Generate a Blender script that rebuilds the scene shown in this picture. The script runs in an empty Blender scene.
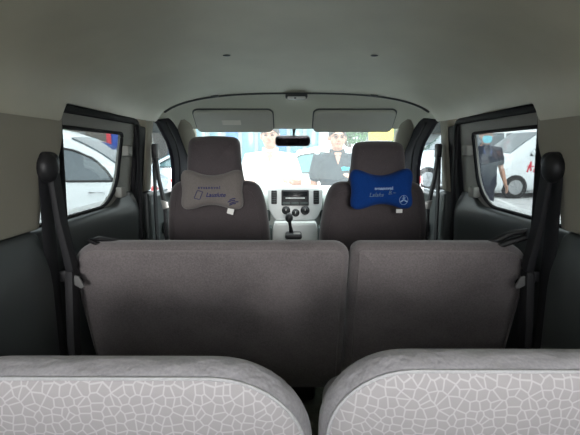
import bpy, bmesh, math, random
from mathutils import Vector, Matrix
R = math.radians
C = bpy.context.scene.collection
random.seed(7)
CAM = Vector((-0.02, 0.0, 1.40)); PITCH = 8.56; F = 435.0

# ---------------------------------------------------------------- materials
def new_mat(name):
    m = bpy.data.materials.new(name); m.use_nodes = True
    nt = m.node_tree; b = nt.nodes['Principled BSDF']
    return m, nt, b

def noise_bump(nt, b, scale, strength, dist=0.002, detail=4):
    tc = nt.nodes.new('ShaderNodeTexCoord'); n = nt.nodes.new('ShaderNodeTexNoise')
    n.inputs['Scale'].default_value = scale; n.inputs['Detail'].default_value = detail
    bp = nt.nodes.new('ShaderNodeBump'); bp.inputs['Strength'].default_value = strength
    bp.inputs['Distance'].default_value = dist
    nt.links.new(tc.outputs['Object'], n.inputs['Vector'])
    nt.links.new(n.outputs['Fac'], bp.inputs['Height'])
    nt.links.new(bp.outputs['Normal'], b.inputs['Normal'])
    return tc, n, bp

def plain(name, col, rough=0.6, metal=0.0, bump=None, spec=0.5, coat=0, var=0.0, varscale=6):
    m, nt, b = new_mat(name)
    b.inputs['Base Color'].default_value = (*col, 1)
    b.inputs['Roughness'].default_value = rough
    b.inputs['Metallic'].default_value = metal
    b.inputs['Specular IOR Level'].default_value = spec
    b.inputs['Coat Weight'].default_value = coat
    if bump: tc, n, bp = noise_bump(nt, b, *bump)
    else: tc = nt.nodes.new('ShaderNodeTexCoord')
    if var:
        n2 = nt.nodes.new('ShaderNodeTexNoise'); n2.inputs['Scale'].default_value = varscale
        n2.inputs['Detail'].default_value = 6
        rp = nt.nodes.new('ShaderNodeValToRGB')
        rp.color_ramp.elements[0].position = 0.3; rp.color_ramp.elements[1].position = 0.7
        rp.color_ramp.elements[0].color = (*[c * (1 - var) for c in col], 1)
        rp.color_ramp.elements[1].color = (*[min(1, c * (1 + var)) for c in col], 1)
        nt.links.new(tc.outputs['Object'], n2.inputs['Vector'])
        nt.links.new(n2.outputs['Fac'], rp.inputs['Fac'])
        nt.links.new(rp.outputs['Color'], b.inputs['Base Color'])
    return m

def fabric(name, col, var=0.12, weave=900, fold=9, foldstr=0.35, sheen=0.25, speck=0.18):
    m, nt, b = new_mat(name)
    b.inputs['Roughness'].default_value = 0.95
    b.inputs['Specular IOR Level'].default_value = 0.15
    b.inputs['Sheen Weight'].default_value = sheen
    b.inputs['Sheen Roughness'].default_value = 0.5
    tc = nt.nodes.new('ShaderNodeTexCoord')
    n1 = nt.nodes.new('ShaderNodeTexNoise'); n1.inputs['Scale'].default_value = weave * 0.25; n1.inputs['Detail'].default_value = 3
    n2 = nt.nodes.new('ShaderNodeTexNoise'); n2.inputs['Scale'].default_value = fold; n2.inputs['Detail'].default_value = 3
    mx = nt.nodes.new('ShaderNodeMath'); mx.operation = 'MULTIPLY_ADD'
    mx.inputs[1].default_value = speck / max(var, .01)
    nt.links.new(tc.outputs['Object'], n1.inputs['Vector']); nt.links.new(tc.outputs['Object'], n2.inputs['Vector'])
    nt.links.new(n1.outputs['Fac'], mx.inputs[0]); nt.links.new(n2.outputs['Fac'], mx.inputs[2])
    rp = nt.nodes.new('ShaderNodeMapRange')
    rp.inputs['From Min'].default_value = 0.35 + .5 * speck / max(var, .01) - .2
    rp.inputs['From Max'].default_value = 0.65 + .5 * speck / max(var, .01) + .2
    rp.inputs['To Min'].default_value = 1 - var; rp.inputs['To Max'].default_value = 1 + var
    nt.links.new(mx.outputs[0], rp.inputs['Value'])
    mul = nt.nodes.new('ShaderNodeVectorMath'); mul.operation = 'SCALE'
    mul.inputs[0].default_value = col
    nt.links.new(rp.outputs['Result'], mul.inputs['Scale'])
    nt.links.new(mul.outputs[0], b.inputs['Base Color'])
    bp = nt.nodes.new('ShaderNodeBump'); bp.inputs['Strength'].default_value = foldstr; bp.inputs['Distance'].default_value = 0.02
    bp2 = nt.nodes.new('ShaderNodeBump'); bp2.inputs['Strength'].default_value = 0.3; bp2.inputs['Distance'].default_value = 0.001
    nt.links.new(n2.outputs['Fac'], bp.inputs['Height']); nt.links.new(n1.outputs['Fac'], bp2.inputs['Height'])
    nt.links.new(bp.outputs['Normal'], bp2.inputs['Normal']); nt.links.new(bp2.outputs['Normal'], b.inputs['Normal'])
    return m

def pebble(name, cell, line, scale):
    m, nt, b = new_mat(name)
    b.inputs['Roughness'].default_value = 0.9; b.inputs['Sheen Weight'].default_value = 0.2
    b.inputs['Specular IOR Level'].default_value = 0.2
    tc = nt.nodes.new('ShaderNodeTexCoord'); sp = nt.nodes.new('ShaderNodeSeparateXYZ'); cb = nt.nodes.new('ShaderNodeCombineXYZ')
    nt.links.new(tc.outputs['Object'], sp.inputs[0])
    nt.links.new(sp.outputs['X'], cb.inputs['X']); nt.links.new(sp.outputs['Z'], cb.inputs['Y'])
    v = nt.nodes.new('ShaderNodeTexVoronoi'); v.voronoi_dimensions = '2D'; v.feature = 'DISTANCE_TO_EDGE'
    v.inputs['Scale'].default_value = scale; v.inputs['Randomness'].default_value = 0.85
    nt.links.new(cb.outputs[0], v.inputs['Vector'])
    rp = nt.nodes.new('ShaderNodeValToRGB')
    rp.color_ramp.elements[0].position = 0.035; rp.color_ramp.elements[0].color = (*line, 1)
    rp.color_ramp.elements[1].position = 0.11; rp.color_ramp.elements[1].color = (*cell, 1)
    nt.links.new(v.outputs['Distance'], rp.inputs['Fac']); nt.links.new(rp.outputs['Color'], b.inputs['Base Color'])
    n = nt.nodes.new('ShaderNodeTexNoise'); n.inputs['Scale'].default_value = 25
    nt.links.new(tc.outputs['Object'], n.inputs['Vector'])
    bp = nt.nodes.new('ShaderNodeBump'); bp.inputs['Strength'].default_value = 0.35; bp.inputs['Distance'].default_value = 0.008
    nt.links.new(n.outputs['Fac'], bp.inputs['Height']); nt.links.new(bp.outputs['Normal'], b.inputs['Normal'])
    return m

def glass(name, tint, gloss=0.06, haze=0.0, hazecol=(1, 1, 1)):
    m = bpy.data.materials.new(name); m.use_nodes = True; nt = m.node_tree
    for n in list(nt.nodes): nt.nodes.remove(n)
    out = nt.nodes.new('ShaderNodeOutputMaterial'); tr = nt.nodes.new('ShaderNodeBsdfTransparent')
    tr.inputs['Color'].default_value = (*tint, 1)
    gl = nt.nodes.new('ShaderNodeBsdfGlossy'); gl.inputs['Roughness'].default_value = 0.02
    mx = nt.nodes.new('ShaderNodeMixShader'); mx.inputs[0].default_value = gloss
    last = tr
    if haze:
        tl = nt.nodes.new('ShaderNodeBsdfTranslucent'); tl.inputs['Color'].default_value = (*hazecol, 1)
        m2 = nt.nodes.new('ShaderNodeMixShader'); m2.inputs[0].default_value = haze
        nt.links.new(tr.outputs[0], m2.inputs[1]); nt.links.new(tl.outputs[0], m2.inputs[2]); last = m2
    nt.links.new(last.outputs[0], mx.inputs[1]); nt.links.new(gl.outputs[0], mx.inputs[2])
    nt.links.new(mx.outputs[0], out.inputs['Surface'])
    return m

M = {}
M['headliner'] = plain('headliner_fabric', (.60, .57, .45), .46, bump=(420, .12, .001), spec=.72, var=.06, varscale=5)
M['front_liner'] = plain('front_headliner', (.74, .74, .64), .8, bump=(420, .2, .001), spec=.15)  # paler than the main headliner, with the light on its slope painted in
M['trim'] = plain('light_trim', (.38, .36, .295), .75, bump=(700, .15, .0006), spec=.3)
M['door_trim'] = plain('door_frame_trim', (.33, .325, .30), .7, bump=(700, .15, .0006), spec=.3)
M['dark_trim'] = plain('dark_green_grey_trim', (.060, .069, .070), .45, bump=(500, .25, .0008), spec=.5)
M['rubber'] = plain('black_seal_rubber', (.008, .008, .010), .7, spec=.25)
M['black'] = plain('black_plastic', (.012, .012, .014), .5)
M['pillar_dark'] = plain('dark_pillar', (.010, .009, .013), .8, spec=.1)  # near-black, with the shade of the backlit frame put into the colour
M['webbing'] = plain('belt_webbing', (.016, .016, .019), .7, bump=(1500, .4, .0006))
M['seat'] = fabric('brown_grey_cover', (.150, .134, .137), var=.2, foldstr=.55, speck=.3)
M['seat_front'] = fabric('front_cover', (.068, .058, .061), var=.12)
M['seat_head'] = fabric('headrest_cover', (.092, .078, .083), var=.12)
M['piping'] = fabric('cover_piping', (.18, .162, .162), var=.05)
M['plain_rear'] = fabric('plain_band', (.335, .325, .345), var=.08, fold=16, foldstr=.9)
M['pebble'] = pebble('pebble_fabric', (.39, .37, .38), (.53, .51, .525), 70)
M['piping_rear'] = fabric('rear_piping', (.46, .46, .475), var=.05)
M['pillow_grey'] = fabric('pillow_grey', (.165, .148, .140), var=.08, foldstr=.2)
M['pillow_blue'] = fabric('pillow_blue', (.005, .040, .20), var=.12, foldstr=.2, sheen=.05)
M['navy_ink'] = plain('navy_ink', (.02, .022, .10), .9)
M['pale_ink'] = plain('pale_ink', (.30, .42, .62), .9)
M['green_ink'] = plain('greenish_ink', (.13, .20, .27), .9)
M['label_white'] = plain('white_label', (.75, .75, .72), .8)
M['silver'] = plain('silver_plastic', (.74, .76, .76), .4, spec=.5)
M['dash'] = plain('dash_plastic', (.50, .54, .52), .6, bump=(400, .2, .001))
M['dash_dark'] = plain('dash_dark', (.06, .08, .078), .55)
M['console'] = plain('console_plastic', (.78, .80, .79), .55)
M['steel'] = plain('steel', (.45, .45, .43), .35, metal=.8)
M['bracket'] = plain('dull_bracket', (.13, .13, .13), .6)
M['carpet'] = plain('floor_carpet', (.24, .27, .21), 1, bump=(300, .8, .004), spec=.1, var=.2, varscale=40)
M['visor'] = plain('visor_vinyl', (.58, .59, .53), .7, bump=(300, .15, .001), spec=.3)
M['mirror'] = plain('mirror_glass', (.10, .09, .10), .08, metal=1)
M['lens'] = plain('clear_lens', (.85, .86, .84), .15)
M['screen'] = plain('dark_display', (.012, .014, .016), .15)
M['ground'] = plain('asphalt', (.50, .50, .50), .9, bump=(60, .5, .01), var=.15, varscale=2)
M['line'] = plain('line_paint', (.75, .75, .74), .8, var=.08)
M['car_white'] = plain('white_car_paint', (.80, .84, .86), .28, coat=.6)
M['car_glass'] = plain('car_window_glass', (.10, .13, .15), .06, spec=.8)
M['car_glass_teal'] = plain('car_teal_glass', (.05, .16, .17), .1, spec=.6)
M['tyre'] = plain('tyre_rubber', (.018, .018, .019), .85)
M['rim'] = plain('alloy_rim', (.36, .37, .38), .4, metal=.5)
M['chrome'] = plain('chrome', (.75, .76, .78), .15, metal=1)
M['red'] = plain('red_lettering', (.62, .03, .05), .5)
M['lamp_red'] = plain('red_lamp', (.55, .02, .02), .2)
M['skin'] = plain('skin', (.46, .235, .165), .55)
M['skin_tan'] = plain('skin_tan', (.48, .27, .19), .55)
M['hair'] = plain('black_hair', (.02, .018, .016), .6, bump=(200, .6, .003))
M['shirt_white'] = fabric('white_shirt', (.86, .84, .83), var=.03, sheen=.1)
M['shirt_dark'] = fabric('slate_polo', (.030, .038, .050), var=.06, sheen=.05)
M['shirt_navy'] = fabric('navy_shirt', (.020, .026, .042), var=.08, sheen=.05)
M['trousers'] = fabric('dark_trousers', (.022, .026, .042), var=.08, sheen=.05)
M['mask'] = plain('mask_blue', (.20, .62, .74), .85)
M['eye'] = plain('eye_dark', (.03, .02, .02), .2)
M['lips'] = plain('lips', (.50, .20, .17), .5)
M['teal_logo'] = plain('teal_logo', (.03, .45, .55), .8)
M['card_blue'] = plain('badge_blue', (.05, .12, .35), .5)
M['wall_pale'] = plain('pale_render', (.26, .27, .27), .9, var=.08)
M['wall_brown'] = plain('brown_wall', (.13, .115, .10), .9, var=.2, varscale=1.5)
M['panel_blue'] = plain('blue_panel', (.03, .14, .36), .5)
M['panel_cyan'] = plain('cyan_glazing', (.09, .20, .24), .2)
M['sign_blue'] = plain('banner_blue', (.01, .06, .36), .6)
M['yellow'] = plain('yellow_board', (.75, .58, .05), .7)
M['leaf'] = plain('leaf_green', (.075, .19, .06), .8, var=.4, varscale=3)
M['bark'] = plain('bark', (.12, .085, .06), .95)
M['glass_clear'] = glass('windscreen_glass', (.74, .78, .775), .04, haze=.03, hazecol=(.95, 1, 1))
M['glass_door'] = glass('front_door_glass', (.52, .56, .57), .05, haze=.01)
M['glass_tint'] = glass('tinted_glass', (.43, .455, .455), .05, haze=.006)
M['glass_rear'] = glass('rear_window_glass', (.90, .90, .90), .05)
M['glass_dark'] = glass('dark_tinted_glass', (.18, .19, .19), .06)
M['body_outer'] = plain('van_outer_paint', (.78, .79, .79), .4)

# ---------------------------------------------------------------- mesh tools
def base_of(o):
    v = Vector((0, 0, 0))
    while o is not None: v = v + o.location; o = o.parent
    return v

def link(name, me, mat, parent=None, loc=None):
    o = bpy.data.objects.new(name, me); C.objects.link(o)
    if parent is not None: o.parent = parent
    mats = mat if isinstance(mat, (list, tuple)) else [mat]
    me.materials.clear()
    for m in mats: me.materials.append(M[m] if isinstance(m, str) else m)
    return o

def place_origin(o, p):
    """move the origin of a top-level mesh to p, geometry stays"""
    p = Vector(p); o.data.transform(Matrix.Translation(-p)); o.location = p
    return o

class MB:
    def __init__(s): s.v = []; s.f = []; s.mi = []
    def add(s, vs, fs, mi=0):
        o = len(s.v); s.v += [tuple(v) for v in vs]
        for f in fs: s.f.append([i + o for i in f]); s.mi.append(mi)
        return s
    def bm(s, b, mi=0):
        b.verts.ensure_lookup_table(); b.verts.index_update()
        s.add([v.co[:] for v in b.verts], [[v.index for v in f.verts] for f in b.faces], mi); b.free(); return s
    def box(s, c, d, r=0.0, rot=None, seg=2, mi=0):
        b = bmesh.new(); bmesh.ops.create_cube(b, size=1)
        bmesh.ops.scale(b, vec=d, verts=b.verts)
        if r: bmesh.ops.bevel(b, geom=b.edges[:], offset=min(r, min(d) * .49), segments=seg, affect='EDGES', profile=.5)
        m = Matrix.Translation(c)
        if rot is not None: m = m @ rot.to_4x4()
        bmesh.ops.transform(b, matrix=m, verts=b.verts)
        return s.bm(b, mi)
    def ball(s, c, r, n=16, rot=None, mi=0):
        b = bmesh.new(); bmesh.ops.create_uvsphere(b, u_segments=n, v_segments=max(6, n // 2 + 2), radius=1)
        if not hasattr(r, '__len__'): r = (r, r, r)
        bmesh.ops.scale(b, vec=r, verts=b.verts)
        m = Matrix.Translation(c)
        if rot is not None: m = m @ rot.to_4x4()
        bmesh.ops.transform(b, matrix=m, verts=b.verts)
        return s.bm(b, mi)
    def tube(s, pts, rad, n=12, ref=(1, 0, 0), cap=True, closed=False, mi=0, power=2.0):
        """swept tube; rad = number | list of numbers | list of (ra, rb); ra lies along ref"""
        pts = [Vector(p) for p in pts]; N = len(pts)
        if not hasattr(rad, '__len__'): rad = [rad] * N
        if isinstance(rad, tuple): rad = [rad] * N
        rings = []
        for i, p in enumerate(pts):
            if closed: t = pts[(i + 1) % N] - pts[i - 1]
            else: t = pts[min(i + 1, N - 1)] - pts[max(i - 1, 0)]
            t.normalize(); a = Vector(ref) - t * t.dot(Vector(ref))
            if a.length < 1e-3: a = t.orthogonal()
            a.normalize(); b = t.cross(a)
            ra, rb = rad[i] if hasattr(rad[i], '__len__') else (rad[i], rad[i])
            rg = []
            for k in range(n):
                an = 2 * math.pi * k / n; c_, s_ = math.cos(an), math.sin(an)
                e = 2.0 / power
                cx = math.copysign(abs(c_) ** e, c_); sx = math.copysign(abs(s_) ** e, s_)
                rg.append(p + a * ra * cx + b * rb * sx)
            rings.append(rg)
        vs = [q for rg in rings for q in rg]; fs = []
        for i in range(N if closed else N - 1):
            j = (i + 1) % N
            for k in range(n):
                l = (k + 1) % n
                fs.append([i * n + k, i * n + l, j * n + l, j * n + k])
        if not closed and cap:
            for i, sg in ((0, -1), (N - 1, 1)):
                t = (pts[1] - pts[0]) if i == 0 else (pts[-1] - pts[-2]); t.normalize()
                r0 = min(rad[i]) if hasattr(rad[i], '__len__') else rad[i]
                prev = [i * n + k for k in range(n)]
                for h, sc in ((.5, .87), (.87, .5)):
                    st = len(vs)
                    vs += [pts[i] + (q - pts[i]) * sc + t * sg * r0 * h for q in rings[i]]
                    cur = list(range(st, st + n))
                    for k in range(n):
                        l = (k + 1) % n
                        q = [prev[k], prev[l], cur[l], cur[k]]
                        fs.append(q if sg > 0 else q[::-1])
                    prev = cur
                st = len(vs); vs.append(pts[i] + t * sg * r0)
                for k in range(n):
                    q = [prev[k], prev[(k + 1) % n], st]; fs.append(q if sg > 0 else q[::-1])
        return s.add(vs, fs, mi)
    def lathe(s, c, prof, axis='Y', n=32, mi=0):
        """prof = [(radius, along)]"""
        vs = []; fs = []
        for r, a in prof:
            for k in range(n):
                t = 2 * math.pi * k / n; u, w = r * math.cos(t), r * math.sin(t)
                p = {'Y': (u, a, w), 'Z': (u, w, a), 'X': (a, u, w)}[axis]
                vs.append((c[0] + p[0], c[1] + p[1], c[2] + p[2]))
        for i in range(len(prof) - 1):
            for k in range(n):
                l = (k + 1) % n; fs.append([i * n + k, i * n + l, (i + 1) * n + l, (i + 1) * n + k])
        fs.append(list(range(n))); fs.append([(len(prof) - 1) * n + k for k in range(n)][::-1])
        return s.add(vs, fs, mi)
    def plate(s, outer, holes=(), thick=.01, bevel=.002, mp=None, cuts=None, mi=0):
        cu = bpy.data.curves.new('tmp', 'CURVE'); cu.dimensions = '2D'; cu.fill_mode = 'BOTH'
        cu.extrude = max(thick / 2 - bevel, 0); cu.bevel_depth = bevel; cu.bevel_resolution = 1
        cu.offset = -bevel
        for pl in [outer] + list(holes):
            sp = cu.splines.new('POLY'); sp.points.add(len(pl) - 1); sp.use_cyclic_u = True
            for q, p in zip(sp.points, pl): q.co = (p[0], p[1], 0, 1)
        ob = bpy.data.objects.new('tmp', cu); C.objects.link(ob)
        dg = bpy.context.evaluated_depsgraph_get()
        me = bpy.data.meshes.new_from_object(ob.evaluated_get(dg))
        bpy.data.objects.remove(ob); bpy.data.curves.remove(cu)
        b = bmesh.new(); b.from_mesh(me); bpy.data.meshes.remove(me)
        bmesh.ops.remove_doubles(b, verts=b.verts, dist=1e-5)
        if cuts:
            for ax, vals in enumerate(cuts):
                no = (1, 0, 0) if ax == 0 else (0, 1, 0)
                for val in vals:
                    co = (val, 0, 0) if ax == 0 else (0, val, 0)
                    bmesh.ops.bisect_plane(b, geom=b.verts[:] + b.edges[:] + b.faces[:], plane_co=co, plane_no=no, dist=1e-6)
        if mp:
            for v in b.verts: v.co = mp(*v.co)
        return s.bm(b, mi)
    def build(s, name, mat, parent=None, smooth=True, angle=40):
        me = bpy.data.meshes.new(name)
        off = base_of(parent) if parent is not None else Vector((0, 0, 0))
        me.from_pydata([(v[0] - off.x, v[1] - off.y, v[2] - off.z) for v in s.v], [], s.f)
        b = bmesh.new(); b.from_mesh(me); bmesh.ops.recalc_face_normals(b, faces=b.faces)
        if smooth:
            for f in b.faces: f.smooth = True
            ca = R(angle)
            for e in b.edges:
                if len(e.link_faces) == 2 and e.calc_face_angle(0) > ca: e.smooth = False
        b.to_mesh(me); b.free()
        o = link(name, me, mat, parent)
        for p, i in zip(me.polygons, s.mi): p.material_index = i
        return o

def tag(o, label=None, cat=None, group=None, kind=None):
    if label: o['label'] = label
    if cat: o['category'] = cat
    if group: o['group'] = group
    if kind: o['kind'] = kind
    return o
def empty(name, loc, label, cat, group=None):
    o = bpy.data.objects.new(name, None); C.objects.link(o); o.location = loc; o.empty_display_size = .05
    return tag(o, label, cat, group)
def struct(o, label=None, cat=None): return tag(o, label, cat, kind='structure')
def copy_tree(o, parent=None):
    c = o.copy(); C.objects.link(c); c.parent = parent
    for ch in [x for x in bpy.data.objects if x.parent == o]: copy_tree(ch, c)
    return c
def top(o, label, cat, group=None):
    """tag a one-mesh thing and put its origin at its base centre"""
    vs = [v.co for v in o.data.vertices]
    c = Vector(((min(v.x for v in vs) + max(v.x for v in vs)) / 2, (min(v.y for v in vs) + max(v.y for v in vs)) / 2, min(v.z for v in vs)))
    place_origin(o, c); return tag(o, label, cat, group)

def rrect(hw, hh, r, n=8, cx=0, cy=0):
    """rounded rectangle, r = number or (tr, tl, bl, br)"""
    if not hasattr(r, '__len__'): r = (r,) * 4
    pts = []
    for (sx, sy, a0), rr in zip(((1, 1, 0), (-1, 1, 90), (-1, -1, 180), (1, -1, 270)), r):
        for k in range(n + 1):
            a = R(a0 + 90 * k / n)
            pts.append((cx + sx * (hw - rr) + rr * math.cos(a), cy + sy * (hh - rr) + rr * math.sin(a)))
    return pts
def round_poly(pts, r, n=5):
    out = []; N = len(pts)
    for i, p in enumerate(pts):
        rr = r[i] if hasattr(r, '__len__') else r
        if rr <= 0: out.append(tuple(p)); continue
        P = Vector(p); a = Vector(pts[i - 1]) - P; b = Vector(pts[(i + 1) % N]) - P
        d = min(rr, a.length * .49, b.length * .49); A = P + a.normalized() * d; B = P + b.normalized() * d
        for k in range(n + 1):
            t = k / n; q = A * (1 - t) ** 2 + P * 2 * t * (1 - t) + B * t * t; out.append((q.x, q.y))
    return out
def resample(pts, n):
    P = [Vector(p) for p in pts]; L = [0]
    for i in range(len(P)): L.append(L[-1] + (P[(i + 1) % len(P)] - P[i]).length)
    out = []; j = 0
    for k in range(n):
        t = L[-1] * k / n
        while L[j + 1] < t: j += 1
        a, b = P[j], P[(j + 1) % len(P)]; out.append(a.lerp(b, (t - L[j]) / max(L[j + 1] - L[j], 1e-9)))
    return out

class Cushion:
    """soft block: outline in (x, z), thickness along y with an elliptic edge; mp maps (x, y, z) to the scene"""
    def __init__(s, outline, T, e=.04, puffb=.012, n=160, mp=lambda x, y, z: (x, y, z), ez=None):
        s.o = resample(outline, n); s.n = n; s.T = T; s.e = e; s.p = puffb; s.mp = mp; s.ez = ez or e
        s.c = sum(s.o, Vector((0, 0))) / n
        nm = []
        for i in range(n):
            t = s.o[(i + 1) % n] - s.o[i - 1]; nn = Vector((-t.y, t.x)).normalized()
            if (s.c - s.o[i]).dot(nn) < 0: nn = -nn
            nm.append(nn)
        for _ in range(6): nm = [(nm[i - 1] + nm[i] + nm[(i + 1) % n]).normalized() for i in range(n)]
        s.nm = nm
    def ring(s, u):
        """u in 0..1 runs round the edge quarter, 1..2 runs inward on the flat face; returns pts, depth"""
        if u <= 1:
            a = u * math.pi / 2; d = s.ez * (1 - math.cos(a)); h = s.T / 2 - s.e + s.e * math.sin(a)
            return [s.o[i] + s.nm[i] * d for i in range(s.n)], h
        q = 2 - u
        return [s.c + (s.o[i] + s.nm[i] * s.ez - s.c) * q for i in range(s.n)], s.T / 2 + s.p * (1 - q * q)
    def surf(s, us, side, close):
        vs = []; fs = []; n = s.n
        for u in us:
            pts, h = s.ring(u); vs += [s.mp(p.x, side * h, p.y) for p in pts]
        for i in range(len(us) - 1):
            for k in range(n):
                l = (k + 1) % n; fs.append([i * n + k, i * n + l, (i + 1) * n + l, (i + 1) * n + k])
        if close:
            vs.append(s.mp(s.c.x, side * (s.T / 2 + s.p), s.c.y)); m = len(vs) - 1; b = (len(us) - 1) * n
            for k in range(n): fs.append([b + k, b + (k + 1) % n, m])
        return vs, fs
    EU = [0, .12, .25, .4, .55, .7, .85, 1]; IU = [1.08, 1.18, 1.3, 1.45, 1.6, 1.75, 1.88, 1.95]
    def whole(s, seam=None):
        """closed mesh; if seam is given the back face (-y) inside u = seam is left out"""
        mb = MB(); us = s.EU + s.IU
        mb.add(*s.surf(us, 1, True))
        if seam is None: mb.add(*s.surf(us, -1, True))
        else: mb.add(*s.surf([u for u in us if u < seam] + [seam, ], -1, False))
        a, _ = s.surf([0], 1, False); b, _ = s.surf([0], -1, False); n = s.n
        mb.add(a + b, [[k, (k + 1) % n, n + (k + 1) % n, n + k] for k in range(n)])
        return s.weld(mb)
    def weld(s, mb):
        b = bmesh.new(); vs = [b.verts.new(v) for v in mb.v]
        for f in mb.f:
            try: b.faces.new([vs[i] for i in f])
            except ValueError: pass
        bmesh.ops.remove_doubles(b, verts=b.verts, dist=1e-5)
        m = MB(); m.bm(b); return m
    def panel(s, seam):
        us = [seam] + [u for u in s.EU + s.IU if u > seam]
        m = MB(); m.add(*s.surf(us, -1, True))
        pts, h = s.ring(seam)                               # turn the edge inside so that the panel has a thickness
        a = [s.mp(p.x, -h, p.y) for p in pts]; n = s.n
        b = [s.mp(p.x * 1, -h + .02, p.y) for p in pts]
        m.add(a + b, [[k, (k + 1) % n, n + (k + 1) % n, n + k] for k in range(n)])
        return s.weld(m)
    def seam_tube(s, u, r, lift=.0015):
        pts, h = s.ring(u); m = MB()
        m.tube([s.mp(p.x, -(h + lift), p.y) for p in pts], r, n=6, closed=True, ref=(0, 1, 0)); return m

class Puff:
    """pillow with a star-shaped outline"""
    def __init__(s, outline, T, p=2.6, mp=lambda x, y, z: (x, y, z), n=96):
        s.n = n; s.T = T; s.p = p; s.mp = mp
        s.o = resample(outline, 400); s.R = []
        for k in range(n):
            a = 2 * math.pi * k / n - math.pi
            best = min(s.o, key=lambda q: abs(((math.atan2(q.y, q.x) - a) + math.pi) % (2 * math.pi) - math.pi))
            s.R.append(best.length)
        for _ in range(2): s.R = [(s.R[i - 1] + 2 * s.R[i] + s.R[(i + 1) % n]) / 4 for i in range(n)]
    def depth(s, x, z):
        a = (math.atan2(z, x) + math.pi) / (2 * math.pi) * s.n; i = int(a) % s.n; t = a - int(a)
        r = s.R[i] * (1 - t) + s.R[(i + 1) % s.n] * t
        q = min(.999, math.hypot(x, z) / r); return s.T / 2 * (1 - q ** s.p) ** (1 / s.p)
    def mesh(s):
        m = MB(); qs = [1, .985, .95, .9, .82, .72, .6, .45, .3, .15]
        for side in (1, -1):
            vs = []; fs = []
            for q in qs:
                d = s.T / 2 * max(0, 1 - q ** s.p) ** (1 / s.p)
                for k in range(s.n):
                    a = 2 * math.pi * k / s.n - math.pi; r = s.R[k] * q
                    vs.append(s.mp(r * math.cos(a), side * d, r * math.sin(a)))
            for i in range(len(qs) - 1):
                for k in range(s.n):
                    l = (k + 1) % s.n; fs.append([i * s.n + k, i * s.n + l, (i + 1) * s.n + l, (i + 1) * s.n + k])
            vs.append(s.mp(0, side * s.T / 2, 0)); b = (len(qs) - 1) * s.n
            for k in range(s.n): fs.append([b + k, b + (k + 1) % s.n, len(vs) - 1])
            m.add(vs, fs)
        return Cushion.weld(None, m)

def text_mb(txt, size, mp, shear=0.0, cx=0, cz=0, ext=.0006, spacing=1.0, bold=0.0):
    cu = bpy.data.curves.new('t', 'FONT'); cu.body = txt; cu.size = size; cu.align_x = 'CENTER'; cu.align_y = 'CENTER'
    cu.shear = shear; cu.extrude = ext; cu.space_character = spacing; cu.resolution_u = 2; cu.offset = bold
    ob = bpy.data.objects.new('t', cu); C.objects.link(ob)
    dg = bpy.context.evaluated_depsgraph_get(); me = bpy.data.meshes.new_from_object(ob.evaluated_get(dg))
    m = MB(); m.add([mp(v.co.x + cx, v.co.y + cz, v.co.z) for v in me.vertices], [list(p.vertices) for p in me.polygons])
    bpy.data.objects.remove(ob); bpy.data.curves.remove(cu); bpy.data.meshes.remove(me)
    return m

def voxel(mb, size, smooth=3):
    """fuse overlapping pieces into one continuous skin"""
    me = bpy.data.meshes.new('v'); me.from_pydata(mb.v, [], mb.f)
    b = bmesh.new(); b.from_mesh(me); bmesh.ops.recalc_face_normals(b, faces=b.faces); b.to_mesh(me); b.free()
    ob = bpy.data.objects.new('v', me); C.objects.link(ob)
    md = ob.modifiers.new('r', 'REMESH'); md.mode = 'VOXEL'; md.voxel_size = size
    if smooth:
        sm = ob.modifiers.new('s', 'SMOOTH'); sm.factor = .5; sm.iterations = smooth
    dg = bpy.context.evaluated_depsgraph_get(); e = bpy.data.meshes.new_from_object(ob.evaluated_get(dg))
    m = MB(); m.v = [tuple(v.co) for v in e.vertices]; m.f = [list(p.vertices) for p in e.polygons]; m.mi = [0] * len(m.f)
    bpy.data.objects.remove(ob); bpy.data.meshes.remove(me); bpy.data.meshes.remove(e)
    return m

def lin(a, b, t): return a + (b - a) * max(0, min(1, t))
def frange(a, b, st):
    out = []; x = a
    while x < b: out.append(x); x += st
    return out

# ================================================================ VAN SHELL
# ---- ceiling (headliner), one surface from the tailgate to the lip above the front seats
def roof_c(Y):   # centre height
    return 1.745 - .002 * 0 - (.085 * max(0, (Y - 1.15) / .87) ** 1.3 if Y > 1.15 else 0)
def roof_e(Y):   # height and half width at the side edge
    return 1.484, .649 + .02 * max(0, min(1, (Y - 1.25) / .3)) - .03 * max(0, (Y - 1.7) / .3) ** 2
def roof_clip(Y):
    t = max(0, min(1, (Y - 1.20) / .05)); return 1.484 + .052 * t * t * (3 - 2 * t)
def roof_pt(Y, u, dz=0):
    zc = roof_c(Y); ze, w = roof_e(Y); x = w * u
    n = 2.6 if Y < 1.4 else 2.6 + .3 * (Y - 1.4)
    z = ze + (zc - ze) * max(0, 1 - abs(u) ** n) ** (1 / n)
    return x, Y, max(z, roof_clip(Y)) + dz
def grid(fn, us, vs, thick_fn, name, mat):
    m = MB(); nu, nv = len(us), len(vs)
    A = [fn(u, v) for u in us for v in vs]; B = [thick_fn(u, v) for u in us for v in vs]; o = nu * nv
    fs = []
    for i in range(nu - 1):
        for j in range(nv - 1):
            q = [i * nv + j, i * nv + j + 1, (i + 1) * nv + j + 1, (i + 1) * nv + j]
            fs.append(q); fs.append([k + o for k in q][::-1])
    for i in range(nu - 1):
        for j in (0, nv - 1): fs.append([i * nv + j, (i + 1) * nv + j, (i + 1) * nv + j + o, i * nv + j + o])
    for j in range(nv - 1):
        for i in (0, nu - 1): fs.append([i * nv + j, i * nv + j + 1, i * nv + j + 1 + o, i * nv + j + o])
    m.add(A + B, fs); return m.build(name, mat)
U = [math.sin(math.pi / 2 * k / 24) for k in range(-24, 25)]
YS = sorted(frange(-.32, 2.0, .04) + [1.21, 1.22, 1.23, 1.25]) + [2.0, 2.012, 2.02]
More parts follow.
